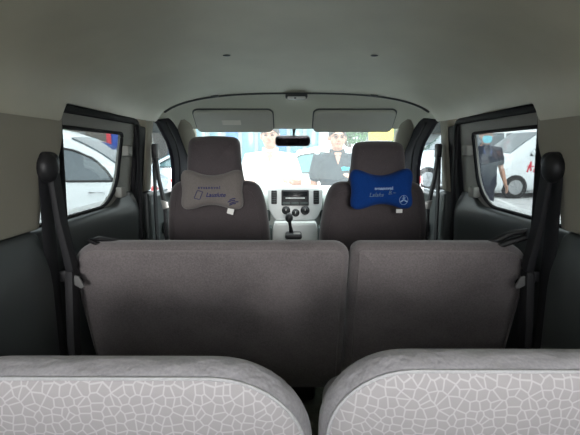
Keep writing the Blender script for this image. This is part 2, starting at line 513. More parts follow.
def roof_in(Y, u):
    x, y, z = roof_pt(Y, u)
    if Y > 2.0: z += .006 if Y < 2.015 else .016
    return x, y, z
struct(grid(roof_in, YS, U, lambda Y, u: (roof_pt(Y, u)[0] * 1.06, Y, roof_pt(Y, u)[2] + .035), 'ceiling', 'headliner'),
       'warm grey fabric headliner arching over the whole cabin', 'headliner')
# ---- front headliner: slopes from behind the lip to the windscreen header
def front_pt(Y, u):
    t = (Y - 1.96) / (2.42 - 1.96)
    zc = 1.672 - .05 * t ** .8 - .095 * t ** 2.2; ze = 1.545 - .03 * t; w = .655 + .0 * t
    x = w * u; n = 3.2 + 2 * t
    return x, Y + .045 * (1 - u * u) - .0, ze + (zc - ze) * max(0, 1 - abs(u) ** n) ** (1 / n)
struct(grid(front_pt, [1.96 + .46 * k / 14 for k in range(15)], U, lambda Y, u: (front_pt(Y, u)[0] * 1.03, front_pt(Y, u)[1] + .01, front_pt(Y, u)[2] + .03),
            'trim_1', 'front_liner'), 'grey headliner panel sloping down to the windscreen behind the visors', 'headliner')
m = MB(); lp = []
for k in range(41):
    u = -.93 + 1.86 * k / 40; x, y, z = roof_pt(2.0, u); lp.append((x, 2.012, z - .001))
m.tube(lp, (.005, .006), 6, ref=(0, 1, 0)); struct(m.build('trim_13', 'dark_trim'), 'dark line put in for the shade along the rear lip of the front headliner', 'shade line')  # dark tube put in as the shadow line of the lip
# two small clips on the lip
for i, (x, lb) in enumerate(((-.365, 'small dark clip on the headliner lip, left of the roof lamp'), (.345, 'small dark clip on the headliner lip, right of the roof lamp'))):
    m = MB(); z = roof_pt(2.0, x / .67)[2]
    m.box((x, 2.0, z - .002), (.034, .02, .009), .003); top(m.build('trim_clip', 'dark_trim'), lb, 'clip', 'clips on the headliner lip')
for x, Y, lb in ((-.235, 1.49, 'small dark plug in the headliner, left of centre'), (.25, 1.49, 'small dark plug in the headliner, right of centre')):
    u = x / roof_e(Y)[1]; z = roof_pt(Y, u)[2]
    m = MB(); m.ball((x, Y, z - .0005), (.013, .009, .003), 12); top(m.build('headliner_plug', 'dark_trim'), lb, 'plug', 'plugs in the headliner')

def side_map(s, xf):
    """(Y, Z, w) -> world on side s, w positive goes outward"""
    return lambda u, v, w: (s * (xf(u, v) + w), u, v)
GRID = ([x * .1 for x in range(-1, 30)], [.5 + .05 * k for k in range(23)])
for s, side in ((-1, 'left'), (1, 'right')):
    n2 = {-1: 0, 1: 1}[s]
    # rear quarter upper trim with the third-row window, front edge is the C-pillar
    xq = lambda y, z: .703 - .024 * max(0, min(1, (z - 1.2) / .24))
    outer = round_poly([(-.36, 1.20), (1.118, 1.20), (1.13, 1.30), (1.215, 1.385), (1.234, 1.52), (-.36, 1.52)], [0, .01, .05, .05, 0, 0])
    hole = round_poly([(.12, 1.23), (.80, 1.23), (.80, 1.41), (.12, 1.41)], .05)
    m = MB(); m.plate(outer, [hole], .05, .008, side_map(s, xq), GRID)
    struct(m.build('wall_' + side, 'trim'), f'light grey pillar trim beside the {side} rear seat', 'wall trim')
    m = MB(); m.plate(round_poly([(.10, 1.21), (.82, 1.21), (.82, 1.43), (.10, 1.43)], .05), (), .004, .001, side_map(s, lambda y, z: .695))
    struct(m.build(f'window_{2 + n2}', 'glass_dark'), f'tinted rear quarter window on the {side}', 'window')
    # rear lower trim
    xl = lambda y, z: .70 - .03 * max(0, min(1, (1.2 - z) / .12)) + .0
    outer = round_poly([(-.36, .48), (1.12, .48), (1.10, 1.198), (-.36, 1.198)], [0, .02, .02, 0])
    m = MB(); m.plate(outer, (), .05, .01, side_map(s, xl), GRID)
    m.box((s * .664, .82, .98), (.01, .36, .20), .01)
    struct(m.build(f'trim_{2 + n2}', 'dark_trim'), f'dark lower trim beside the {side} rear seat', 'wall trim')
    # sliding door
    d = empty(f'door_{1 + n2}', (s * .74, 1.5, .5), f'{side} sliding door with light window frame and dark lower panel', 'door'); struct(d)
    xd = lambda y, z: .722 - .035 * max(0, (z - 1.2) / .3)
    frame = round_poly([(.95, 1.19), (1.85, 1.19), (1.85, 1.55), (.95, 1.55)], .02)
    WIN = ([(1.02, 1.20), (1.61, 1.20), (1.70, 1.27), (1.725, 1.472), (1.02, 1.472)], [.03, .10, .06, .02, .03])
    win = round_poly(*WIN)
    m = MB(); m.plate(frame, [win], .018, .004, side_map(s, xd), GRID); m.build('window_frame', 'door_trim', d)
    m = MB(); ring = [(xd(y, z) - .008, y, z) for y, z in round_poly(*WIN)]
    m.tube([(s * x, y, z) for x, y, z in ring], .0065, 6, closed=True, ref=(0, 0, 1)); m.build('window_seal', 'rubber', d)
    for (y, z) in ((1.745, 1.405), (1.705, 1.245)):
        m = MB(); m.box((s * (xd(y, z) - .022), y, z), (.032, .055, .042), .008); m.build('window_catch', 'door_trim', d)
    def xp(y, z):
        t = 1.235 - z
        return .705 + .028 * math.exp(-(t / .045) ** 2) + .012 * max(0, min(1, (t - .1) / .3))
    pan = round_poly([(.95, .48), (1.86, .48), (1.86, 1.238), (1.77, 1.238), (1.71, 1.224), (1.65, 1.196), (.95, 1.196)], [0, .02, .02, .02, .04, .04, 0])
    m = MB(); m.plate(pan, (), .06, .008, side_map(s, xp), ([x * .1 for x in range(9, 21)], [.5 + .025 * k for k in range(30)])); m.build('lower_panel', 'dark_trim', d)
    m = MB(); m.plate(round_poly([(1.01, 1.195), (1.63, 1.195), (1.72, 1.26), (1.74, 1.48), (1.01, 1.48)], .05), (), .004, .001, side_map(s, xd), GRID)
    struct(m.build(f'window_{4 + n2}', 'glass_tint'), f'tinted sliding door window on the {side}', 'window')
    # door opening weatherstrip
    path = round_poly([(1.228, 1.523), (1.865, 1.525), (1.87, .55), (1.228, .55)], [.02, .05, .05, .02], 6)
    m = MB(); m.tube([(s * (.688 - .020 * max(0, (z - 1.2) / .3)), y, z) for y, z in path], (.010, .013), 8, closed=True, ref=(1, 0, 0))
    struct(m.build(f'trim_{4 + n2}', 'rubber'), f'black rubber weatherstrip round the {side} sliding door', 'door seal')
    m = MB(); m.plate(round_poly([(1.855, .5), (1.975, .5), (1.975, 1.51), (1.855, 1.51)], .01), (), .05, .006, side_map(s, lambda y, z: .722 - .03 * max(0, (z - 1.2) / .3)), GRID)
    struct(m.build(f'trim_{14 + n2}', 'rubber'), f'dark gap between sliding door and front pillar on the {side}', 'door seal')
    # B-pillar
    m = MB(); m.plate(round_poly([(1.955, 1.222), (2.035, 1.222), (2.035, 1.50), (2.05, 1.56), (1.93, 1.56), (1.955, 1.50)], [.005, .01, .03, 0, 0, .03]), (), .05, .014,
                      side_map(s, lambda y, z: .705 - .022 * max(0, (z - 1.2) / .3)), GRID)
    struct(m.build(f'trim_{6 + n2}', 'trim'), f'light upper pillar trim beside the {side} front seat', 'pillar trim')
    m = MB(); m.plate(round_poly([(1.945, .48), (2.06, .48), (2.045, 1.221), (1.95, 1.221)], .01), (), .09, .014, side_map(s, lambda y, z: .715), GRID)
    struct(m.build(f'trim_{8 + n2}', 'dark_trim'), f'dark lower pillar trim beside the {side} front seat', 'pillar trim')
    # front door with its window
    fd = empty(f'door_{3 + n2}', (s * .74, 2.6, .5), f'{side} front door seen past the front seat', 'door'); struct(fd)
    xf = lambda y, z: .745 - .06 * max(0, (z - 1.15) / .35)
    pan = round_poly([(2.04, .48), (3.05, .48), (3.05, 1.175), (2.04, 1.185)], .02)
    m = MB(); m.plate(pan, (), .07, .01, side_map(s, xf), GRID); m.build('lower_panel', 'dark_trim', fd)
    m = MB(); m.box((s * .69, 2.55, 1.0), (.05, .55, .07), .02); m.build('armrest', 'dash_dark', fd)
    # dark front frame of the door window, curving down from the roof
    inner = [(2.03, 1.545), (2.10, 1.530), (2.19, 1.487), (2.27, 1.450), (2.33, 1.405), (2.37, 1.36), (2.40, 1.30), (2.43, 1.15)]
    outer = [(2.74, 1.15), (2.75, 1.285), (2.72, 1.36), (2.70, 1.42), (2.66, 1.47), (2.56, 1.51), (2.44, 1.545), (2.25, 1.570)]
    xg = lambda y, z: .705 - .030 * max(0, (z - 1.15) / .35)
    m = MB(); m.plate(inner + outer, (), .022, .006, side_map(s, lambda y, z: xg(y, z) - .018)); m.build('window_frame', 'pillar_dark', fd)
    m = MB(); m.tube([(s * (xg(y, z) - .031), y + .10 + .0 * z, z + .012) for y, z in inner[1:]], .006, 6); m.build('door_seal', 'rubber', fd)
    m = MB(); m.plate([(2.04, 1.18), (2.50, 1.18), (2.50, 1.34), (2.40, 1.45), (2.20, 1.53), (2.04, 1.56)], (), .004, .001, side_map(s, xf), None)
    struct(m.build(f'window_{6 + n2}', 'glass_door'), f'{side} front door window', 'window')
    # quarter light in front of the door and light A-pillar trim
    m = MB(); m.plate([(2.68, 1.17), (3.14, 1.17), (2.66, 1.42)], (), .004, .001, side_map(s, xf), None)
    struct(m.build(f'window_{8 + n2}', 'glass_door'), f'small {side} quarter light beside the dashboard', 'window')
    pth = [(.60, 2.28, 1.61), (.602, 2.38, 1.57), (.612, 2.48, 1.515), (.640, 2.68, 1.405), (.675, 2.95, 1.26), (.69, 3.20, 1.13)]
    m = MB(); m.tube([(s * a, b, c) for a, b, c in pth], [(.02, .02), (.045, .03), (.055, .028), (.05, .026), (.03, .026), (.03, .026)], 12, ref=(1, 0, 0), power=2.6)
    struct(m.build(f'trim_{10 + n2}', 'trim'), f'light {side} windscreen pillar trim', 'pillar trim')
    # outer body side: sills, cant rail and rear corner, keeps the cabin closed
    m = MB()
    m.plate([(-.36, .35), (3.3, .35), (3.3, 1.165), (2.15, 1.185), (-.36, 1.195)], (), .03, .004, side_map(s, lambda y, z: .815), None)
    m.plate([(-.36, 1.19), (.09, 1.19), (.09, 1.50), (-.36, 1.50)], (), .03, .004, side_map(s, lambda y, z: .80 - .15 * max(0, z - 1.2)), None)
    m.plate([(.85, 1.19), (.98, 1.19), (.98, 1.50), (.85, 1.50)], (), .03, .004, side_map(s, lambda y, z: .80 - .15 * max(0, z - 1.2)), None)
    m.plate([(-.36, 1.44), (.95, 1.44), (.95, 1.475), (1.9, 1.49), (2.03, 1.54), (2.30, 1.55), (2.2, 1.62), (-.36, 1.62)], (), .03, .004, side_map(s, lambda y, z: .76), None)
    m.box((s * .77, 1.0, 1.19), (.10, 2.3, .015), .002)
    struct(m.build(f'wall_{side}_outer', 'body_outer'), f'outer body panel on the {side} side', 'body panel')
# outer roof skin
m = MB(); rn = [(-.78, 1.50)] + [(-.76 + 1.52 * k / 20, 1.60 + .22 * (1 - abs(2 * k / 20 - 1) ** 3.2)) for k in range(21)] + [(.78, 1.50)]
def roof_out(Y, u):
    i = (u + 1) / 2 * (len(rn) - 1); a = int(min(i, len(rn) - 2)); t = i - a
    x = rn[a][0] * (1 - t) + rn[a + 1][0] * t; z = rn[a][1] * (1 - t) + rn[a + 1][1] * t
    k = max(0, (Y - 1.9) / .55)
    return x * (1 - .06 * k), Y, (1.56 + (z - 1.56) * (1 - .6 * k) if z > 1.56 else z)
struct(grid(roof_out, frange(-.36, 2.46, .1) + [2.46], [k / 20 - 1 for k in range(41)], lambda Y, u: (roof_out(Y, u)[0], Y, roof_out(Y, u)[2] + .012), 'ceiling_outer', 'body_outer'),
       'outer roof skin of the van', 'roof')
# floor
m = MB(); m.box((0, 1.42, .46), (1.46, 3.5, .06), .01)
struct(m.build('floor', 'carpet'), 'grey green carpeted cabin floor between the seats', 'floor')
m = MB(); m.box((0, -.28, .44), (1.5, .08, .16), .02)
struct(m.build('trim_12', 'dark_trim'), 'dark tailgate sill', 'sill')
# bulkhead and front body under the windscreen
m = MB(); m.box((0, 3.42, .78), (1.56, .10, .66), .02); m.box((0, 3.3, 1.10), (1.46, .30, .05), .02)
struct(m.build('wall_front', 'dash_dark'), 'bulkhead and cowl below the windscreen', 'bulkhead')
m = MB(); hs_ = [(3.36, 1.115), (3.55, 1.075), (3.75, 1.00), (3.86, .90), (3.88, .60), (3.36, .60)]
m.add([(x, y - .12 * (abs(x) / .8) ** 3 * (1 if y > 3.4 else 0), z - .05 * (abs(x) / .8) ** 3) for x in [-.8 + .1 * k for k in range(17)] for y, z in hs_],
      [[i * 6 + k, i * 6 + (k + 1) % 6, (i + 1) * 6 + (k + 1) % 6, (i + 1) * 6 + k] for i in range(16) for k in range(6)] + [[0, 1, 2, 3, 4, 5], [101, 100, 99, 98, 97, 96]])
struct(m.build('bonnet', 'body_outer'), 'short white bonnet in front of the windscreen', 'bonnet')
# windscreen
def ws(u, v):
    z = 1.13 + (1.565 - 1.13) * v; y = 3.30 - .86 * v; w = .73 - .10 * v
    x = w * u; return x, y + .07 * (1 - u * u) * 1, z
m = MB(); us = [k / 8 - 1 for k in range(17)]; vs = [k / 6 for k in range(7)]
struct(grid(lambda u, v: ws(u, v), us, vs, lambda u, v: (ws(u, v)[0], ws(u, v)[1] + .004, ws(u, v)[2] + .003), 'window_1', 'glass_clear'),
       'dusty windscreen above the dashboard', 'windscreen')
# unseen tailgate behind the camera, closed to cut the rear light; big window
tgd = empty('door_5', (0, -.30, .45), 'unseen tailgate closed to cut the rear light, wide window behind the rear seats', 'tailgate'); struct(tgd)
m = MB(); m.plate(round_poly([(-.80, .36), (.80, .36), (.80, 1.30), (.70, 1.82), (-.70, 1.82), (-.80, 1.30)], .03), [round_poly([(-.64, 1.13), (.64, 1.13), (.58, 1.64), (-.58, 1.64)], .06)], .05, .01,
                  lambda a, b, c: (a, -.33 + c + .12 * max(0, b - 1.1), b)); m.build('unseen_tailgate_panel', 'dark_trim', tgd)
m = MB(); m.plate(round_poly([(-.66, 1.11), (.66, 1.11), (.60, 1.66), (-.60, 1.66)], .06), (), .004, .001, lambda a, b, c: (a, -.33 + c + .12 * max(0, b - 1.1), b))
struct(m.build('window_12', 'glass_rear'), 'rear window of the unseen tailgate', 'window')
# ================================================================ CABIN FITTINGS
# roof lamp
rl = empty('roof_lamp', (0, 2.01, 1.64), 'small roof lamp with clear lens on the headliner lip', 'lamp')
m = MB(); m.box((0, 2.035, 1.652), (.10, .05, .022), .006); m.build('lamp_housing', 'dark_trim', rl)
m = MB(); m.box((0, 2.022, 1.640), (.082, .035, .013), .004); m.build('lens', 'lens', rl)
m = MB(); m.box((-.006, 2.006, 1.639), (.010, .006, .006), .002); m.build('switch', 'black', rl)
# sun visors
for x0, x1, lb, lab in ((-.515, -.118, 'grey sun visor with a pale label, above the left front seat', True), (.090, .500, 'plain grey sun visor above the right front seat', False)):
    cx = (x0 + x1) / 2; v = empty('sun_visor', (cx, 2.27, 1.54), lb, 'sun visor', None)
    rot = Matrix.Rotation(R(-36), 3, 'X')
    A = Vector((cx, 2.275, 1.556))
    def vm(a, b, c): return A + rot @ Vector((a, b, c))
    m = MB(); m.plate(rrect((x1 - x0) / 2, .078, .028), (), .026, .009, vm); m.build('visor_panel', 'visor', v)
    m = MB(); m.tube([vm(a, b, .008) for a, b in rrect((x1 - x0) / 2 + .002, .080, .028)], .0045, 6, closed=True, ref=(0, 0, 1)); m.build('visor_gap_shade', 'dark_trim', v)  # dark rim put in for the shade in the gap round the visor
    m = MB(); m.tube([vm((x0 - cx) + .01, .074, .006), vm((x1 - cx) - .03, .074, .006)], .006, 8); m.build('hinge_rod', 'dark_trim', v)
    if lab:
        m = MB(); m.plate(rrect(.048, .018, .003), (), .0015, .0003, lambda a, b, c: vm(a - .012, b - .005, -.0135 + c)); o = m.build('label', 'label_white', v)
        o.data.materials[0] = plain('visor_label', (.85, .84, .76), .8)
# interior mirror
im = empty('rear_view_mirror', (-.02, 2.46, 1.455), 'dark interior mirror hanging from the windscreen top', 'mirror')
rt = Matrix.Rotation(R(14), 3, 'X')
m = MB(); m.plate(rrect(.098, .029, .02), (), .032, .008, lambda a, b, c: Vector((-.016, 2.47, 1.462)) + rt @ Vector((a, c, b))); m.build('mirror_housing', 'black', im)
m = MB(); m.plate(rrect(.091, .023, .016), (), .003, .0008, lambda a, b, c: Vector((-.016, 2.47, 1.462)) + rt @ Vector((a, c - .0165, b))); m.build('mirror_glass', 'mirror', im)
m = MB(); m.tube([(-.012, 2.485, 1.47), (-.01, 2.485, 1.50), (-.008, 2.475, 1.545)], [.007, .006, .012], 10); m.build('stem', 'black', im)

# ---------------------------------------------------------------- dashboard
db = empty('dashboard', (0, 3.0, .7), 'pale grey dashboard with silver centre stack behind the front seats', 'dashboard')
prof = [(2.78, .70), (2.74, .82), (2.75, .98), (2.73, 1.06), (2.745, 1.115), (2.80, 1.152), (2.90, 1.172), (3.10, 1.165), (3.28, 1.145), (3.30, .70)]
prof = round_poly(prof, .03, 3)
m = MB(); N = len(prof); xs = [-.68 + 1.36 * k / 24 for k in range(25)]
vs = []
for x in xs:
    for y, z in prof:
        hump = .012 * math.exp(-((x + .36) / .17) ** 2) * (1 if z > 1.1 else 0)
        vs.append((x, y + .05 * abs(x / .68) ** 3, z + hump))
fs = [[i * N + k, i * N + (k + 1) % N, (i + 1) * N + (k + 1) % N, (i + 1) * N + k] for i in range(24) for k in range(N)]
fs += [list(range(N)), [24 * N + k for k in range(N)][::-1]]
m.add(vs, fs); m.build('dash_body', 'dash', db)
FY = 2.72
def fm(a, b, c): return Vector((a, FY + c + .02 * (b / .1) * 1, 1.072 + b))
m = MB(); m.plate(round_poly([(-.175, .085), (-.168, .10), (-.08, .112), (.08, .112), (.168, .10), (.175, .085), (.165, -.03), (.125, -.095), (-.125, -.095), (-.165, -.03)], .025), (), .035, .009, fm)
m.build('centre_stack', 'silver', db)
m = MB(); m.plate(rrect(.086, .048, .006, cy=.045), (), .012, .003, lambda a, b, c: fm(a, b, c - .020)); radio = m.build('radio', 'black', db)
m = MB(); m.plate(rrect(.075, .014, .003, cy=.070), (), .004, .001, lambda a, b, c: fm(a, b, c - .028)); m.build('display', 'screen', radio)
for x in (-.055, 0, .055):
    m = MB(); m.plate(rrect(.024, .007, .002, cx=x, cy=.012), (), .004, .001, lambda a, b, c: fm(a, b, c - .027)); m.build('button', 'dash_dark', radio)
m = MB(); m.plate(rrect(.06, .003, .001, cy=.044), (), .004, .001, lambda a, b, c: fm(a, b, c - .028)); m.build('disc_slot', 'silver', radio)
for x in (-.132, .132):
    m = MB(); m.plate(rrect(.018, .042, .006, cx=x, cy=.048), (), .014, .003, lambda a, b, c: fm(a, b, c - .014)); ve = m.build('air_vent', 'black', db)
    m = MB()
    for k in range(5): m.box(fm(x, .02 + .014 * k, -.022), (.032, .006, .003), .001)
    m.build('vent_slats', 'dash_dark', ve)
for x, z, r in ((-.057, -.032, .026), (.003, -.047, .024), (.062, -.032, .028)):
    kb = MB(); p = fm(x, z, -.022); kb.lathe(p, [(r, .008), (r, -.004), (r * .8, -.008), (r * .55, -.024), (r * .45, -.026)], 'Y', 24); k = kb.build('climate_knob', 'black', db)
    m = MB(); m.box((p.x, p.y - .027, p.z + r * .25), (.004, .003, r * .5), .001); m.build('pointer', 'label_white', k)
for x in (-.18, .18):
    m = MB(); m.box((x, 2.745, 1.0), (.045, .04, .075), .012); m.build('cubby', 'dash_dark', db)
m = MB(); m.plate(round_poly([(-.13, .975), (.13, .975), (.155, .86), (.165, .70), (-.165, .70), (-.155, .86)], .02), (), .12, .02, lambda a, b, c: (a, 2.70 + c - .0, b)); m.build('lower_console', 'console', db)
for s in (-1, 1):
    m = MB(); m.box((s * .155, 2.66, .90), (.03, .10, .09), .012); m.build('console_pocket', 'dash_dark', db)
# gear lever in its own gate
gl = empty('gear_lever', (-.03, 2.56, .90), 'black gear lever standing in its gate below the radio', 'gear lever')
m = MB(); m.box((-.01, 2.57, .905), (.10, .12, .03), .012); m.build('gate', 'black', gl)
m = MB(); m.box((.01, 2.54, .922), (.04, .03, .006), .002); m.build('gate_plate', 'steel', gl)
m = MB(); m.tube([(-.022, 2.59, .91), (-.030, 2.57, .96), (-.035, 2.555, 1.0)], [.014, .009, .011], 10); m.build('shaft', 'black', gl)
m = MB(); m.ball((-.037, 2.55, 1.015), (.023, .022, .03), 16); m.build('knob', 'black', gl)
# steering wheel
sw = empty('steering_wheel', (-.36, 2.56, 1.02), 'black steering wheel hidden in front of the left seat', 'steering wheel')
rs = Matrix.Rotation(R(-28), 3, 'X')
def sm(a, b, c): return Vector((-.36, 2.56, 1.0)) + rs @ Vector((a, c, b))
m = MB(); m.tube([sm(.165 * math.cos(t), .165 * math.sin(t), 0) for t in [2 * math.pi * k / 40 for k in range(40)]], .013, 8, closed=True); m.build('rim', 'black', sw)
m = MB(); m.tube([sm(-.16, 0, 0), sm(0, 0, .01), sm(.16, 0, 0)], .014, 8); m.tube([sm(0, 0, .01), sm(0, -.16, 0)], .012, 8); m.ball(sm(0, 0, .01), (.07, .03, .06)); m.build('hub', 'dash_dark', sw)
m = MB(); m.tube([sm(0, 0, .02), sm(0, -.01, .11)], .03, 12); m.build('column', 'dash_dark', sw)

# ---------------------------------------------------------------- seats
def lean_map(cx, cz, y0, ztop, ang):
    t = math.tan(R(ang))
    return lambda x, y, z: (cx + x, y0 + y + (ztop - (cz + z)) * t, cz + z)

def bench(name, label, x0, x1, ztop, zbot, yrear, T, r, ang, mats, seam, e, group, cush_len, ez=None, puffb=.012, piper=.0028, sag=0):
    w = x1 - x0; hh = (ztop - zbot) / 2; cx = (x0 + x1) / 2; cz = zbot + hh
    root = empty(name, (cx, yrear + T + .2, .49), label, 'seat', group)
    mp0 = lean_map(cx, cz, yrear + T / 2, ztop, ang)
    def mp(x, y, z):
        z2 = z - (sag * (x / (w / 2)) ** 2 if z > 0 else 0)
        return mp0(x, y, z2)
    cs = Cushion(rrect(w / 2, hh, r, 10), T, e, puffb, 200, mp, ez)
    b = cs.whole(seam).build('backrest', mats[0], root)
    p = cs.panel(seam).build('back_panel', mats[1], root)
    q = cs.seam_tube(seam, piper).build('piping', mats[2], root)
    # cushion in front of the backrest
    yb = yrear + T + (ztop - .80) * math.tan(R(ang))
    cc = Cushion(rrect(w / 2 - .035, cush_len / 2, .06, 8), .15, .05, .015, 120, lambda x, y, z: (cx + x, yb + cush_len / 2 + z - .03, .76 - y))
    cc.whole().build('seat_cushion', mats[0], root)
    m = MB(); m.box((cx, yb + cush_len / 2, .60), (w * .8, cush_len * .8, .17), .02); m.build('seat_base', 'black', root)
    for sx in (-1, 1):
        for fy in (.12, cush_len - .1):
            m = MB(); m.tube([(cx + sx * w * .36, yb + fy, .56), (cx + sx * w * .36, yb + fy, .487)], .018, 8); m.build('leg', 'black', root)
    return root, cs, b

# third row, nearest to the camera
PB = 0
MR = ('plain_rear', 'pebble', 'piping_rear')
rl3, c3l, _ = bench('bench_seat', 'pebble-patterned pale grey rear seat at lower left, its top rim lower', -.560, .013, 1.092, .66, .560, .10, (.15, .10, .04, .04), 11, MR, .48, .05, 'third row seats', .40, ez=.040, puffb=.018)
rr3, c3r, _ = bench('bench_seat', 'pebble-patterned pale grey rear seat at lower right, its top rim higher', .022, .600, 1.108, .66, .553, .10, (.10, .13, .04, .04), 11, MR, .48, .05, 'third row seats', .40, ez=.040, puffb=.018)
# middle row
MS = ('seat', 'seat', 'piping')
ml, c2l, bl = bench('bench_seat', 'wide brownish grey middle bench seat behind the left front seat', -.664, .146, 1.147, .605, 1.175, .11, (.045, .10, .07, .03), 18, MS, .62, .05, 'middle row seats', .42, puffb=.01, piper=.0024)
mr, c2r, br = bench('bench_seat', 'narrower brownish grey middle seat behind the right front seat', .149, .670, 1.147, .605, 1.175, .11, (.10, .03, .03, .07), 18, MS, .62, .05, 'middle row seats', .42, puffb=.01, piper=.0024)
# black release loops on the outer top corners
m = MB(); m.tube([(-.505, 1.245, 1.128), (-.535, 1.235, 1.146), (-.575, 1.225, 1.154), (-.60, 1.215, 1.150), (-.575, 1.215, 1.140), (-.54, 1.22, 1.128)], [(.012, .008)] * 6, 8, ref=(0, 1, 0)); m.build('release_strap', 'black', ml)
m = MB(); m.tube([(.535, 1.245, 1.128), (.565, 1.225, 1.150), (.60, 1.205, 1.176), (.632, 1.195, 1.182), (.628, 1.19, 1.166), (.59, 1.20, 1.150), (.56, 1.215, 1.132)], [(.012, .009)] * 7, 8, ref=(0, 1, 0)); m.build('release_strap', 'black', mr)
for s, ro in ((-1, ml), (1, mr)):
    m = MB(); m.plate(round_poly([(-.012, .022), (.006, .018), (.020, -.012), (.012, -.018), (-.012, -.004)], .004), (), .008, .002, lambda a, b, c: (s * (.616 - a * 1.0), 1.165 + c, 1.042 + b)); m.build('latch_bracket', 'bracket', ro)
    m = MB(); m.box((s * .640, 1.225, 1.035), (.035, .03, .022), .005); m.build('latch', 'black', ro)

# front row: seat with backrest, headrest, cushion
def front_seat(cx, label, wb, zs, zh, oy):
    root = empty('front_seat', (cx, 2.15, .49), label, 'seat', 'front seats')
    yr = 1.86; T = .13; ztop = zs; zb = .72
    hh = (ztop - zb) / 2; cz = zb + hh; w = wb / 2
    out = round_poly([(w * .80, hh), (w * .93, hh * .62), (w, hh * .1), (w * .98, -hh), (-w * .98, -hh), (-w, hh * .1), (-w * .93, hh * .62), (-w * .80, hh)],
                     [.10, .14, .1, .06, .06, .1, .14, .10], 8)
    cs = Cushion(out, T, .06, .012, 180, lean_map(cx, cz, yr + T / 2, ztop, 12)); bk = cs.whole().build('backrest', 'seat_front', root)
    m = cs.seam_tube(.78, .002); m.build('piping', 'seat_front', root)
    # headrest, its cover tucked into the backrest
    hz0 = ztop - .055; h2 = (zh - hz0) / 2; hc = hz0 + h2; ht = .108; hb = .132
    ho = round_poly([(ht, h2), (ht * 1.08, 0), (hb, -h2), (-hb, -h2), (-ht * 1.08, 0), (-ht, h2)], [.035, .03, .02, .02, .03, .035], 8)
    hm = lambda x, y, z: (cx + x, yr + .035 + y + .03 * ((z / h2) ** 2) - z * .12, hc + z + .006 * (1 - (x / ht) ** 2) * (1 if z > 0 else 0))
    hs = Cushion(ho, .105, .045, .012, 140, hm); hs.whole().build('headrest', 'seat_head', root)
    for sx in (-.05, .05):
        m = MB(); m.tube([(cx + sx, yr + .06, ztop - .10), (cx + sx, yr + .05, ztop + .03)], .006, 8); m.build('headrest_post', 'steel', root)
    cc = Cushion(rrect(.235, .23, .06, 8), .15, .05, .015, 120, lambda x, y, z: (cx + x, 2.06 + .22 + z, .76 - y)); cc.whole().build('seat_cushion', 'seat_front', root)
    m = MB(); m.box((cx, 2.28, .58), (.40, .36, .20), .02); m.build('seat_base', 'black', root)
    return root
front_seat(-.354, 'left front seat with brown-grey cover, grey neck pillow hanging on it', .470, 1.275, 1.462, 0)
front_seat(.350, 'right front seat with brown-grey cover, blue neck pillow hanging on it', .492, 1.272, 1.440, 0)

# ---------------------------------------------------------------- neck pillows
def bone(w, h, waist_t, waist_b, tilt=0):
    """bone outline around (0,0): four lobes"""
    pts = [(0, h * .5 - waist_t), (w * .2, h * .5 - waist_t * .75), (w * .34, h * .46), (w * .44, h * .5), (w * .5, h * .36), (w * .485, h * .12), (w * .47, -.04 * h),
           (w * .49, -h * .25), (w * .5, -h * .40), (w * .44, -h * .5), (w * .32, -h * .49), (w * .16, -h * .5 + waist_b * .75), (0, -h * .5 + waist_b)]
    full = pts + [(-x, y) for x, y in reversed(pts[1:-1])]
    return round_poly(full, .02, 4)
def pillow(cx, cy, cz, w, h, mat, label, wt, wb, tiltdeg=0):
    root = empty('neck_pillow', (cx, cy, cz - h / 2), label, 'pillow', 'neck pillows on the front headrests')
    rt = Matrix.Rotation(R(tiltdeg), 3, 'Y')
    mp = lambda x, y, z: Vector((cx, cy, cz)) + rt @ Vector((x, y + z * .08, z))
    pf = Puff(bone(w, h, wt, wb), .085, 2.4, mp); pf.mesh().build('pillow_body', mat, root)
    def on(x, z, l=0): return mp(x, -pf.depth(x, z) - .0008 - l, z)
    m = MB(); pts = [on(.25 * w * math.cos(t), 0) for t in (0, 1)]
    m = MB(); m.tube([(cx - .11, cy + .02, cz + .03), (cx - .12, cy + .08, cz + .035), (cx - .09, cy + .13, cz + .05), (cx + .09, cy + .13, cz + .05), (cx + .12, cy + .08, cz + .035), (cx + .11, cy + .02, cz + .03)], (.010, .002), 8, ref=(0, 0, 1)); m.build('elastic_strap', mat, root)
    return root, on
pg, on = pillow(-.353, 1.815, 1.246, .264, .172, 'pillow_grey', 'grey bone-shaped neck pillow with navy printing on the left headrest', .030, .022)
text_mb('nvsannvnl', .0165, lambda x, y, z: on(x, y, z), cx=-.006, cz=.010, bold=.0006, spacing=1.4).build('lettering', 'navy_ink', pg)
text_mb('Lauslute', .024, lambda x, y, z: on(x, y, z), shear=.35, cx=.020, cz=-.020, bold=.0006).build('lettering', 'navy_ink', pg)
em = [(-.062, -.006), (-.040, -.012), (-.046, -.026), (-.053, -.044), (-.076, -.038), (-.070, -.024), (-.062, -.006)]
m = MB(); m.tube([on(x + .008, z + .005) for x, z in resample(em[:-1], 30)], .0014, 6, closed=True); m.build('emblem', 'navy_ink', pg)
m = MB()
for k, (x, z, l) in enumerate(((.088, -.040, .014), (.084, -.048, .018), (.094, -.054, .022), (.088, -.061, .016))): m.tube([on(x - l * .75, z - .001), on(x, z + .004), on(x + l * .75, z + .005)], .0022, 6)
m.build('emblem', 'navy_ink', pg)
m = MB(); m.plate(rrect(.013, .012, .001), (), .002, .0004, lambda a, b, c: (-.353 + .077 + a + b * .25, 1.795 + c, 1.246 - .090 + b - a * .3)); m.build('care_tag', 'label_white', pg)
pb, on = pillow(.350, 1.805, 1.250, .262, .174, 'pillow_blue', 'royal blue bone-shaped neck pillow with pale printing on the right headrest', .034, .024, -1)
text_mb('nvsannvnl', .0165, lambda x, y, z: on(x, y, z), cx=.003, cz=.004, bold=.0007, spacing=1.15).build('lettering', 'pale_ink', pb)
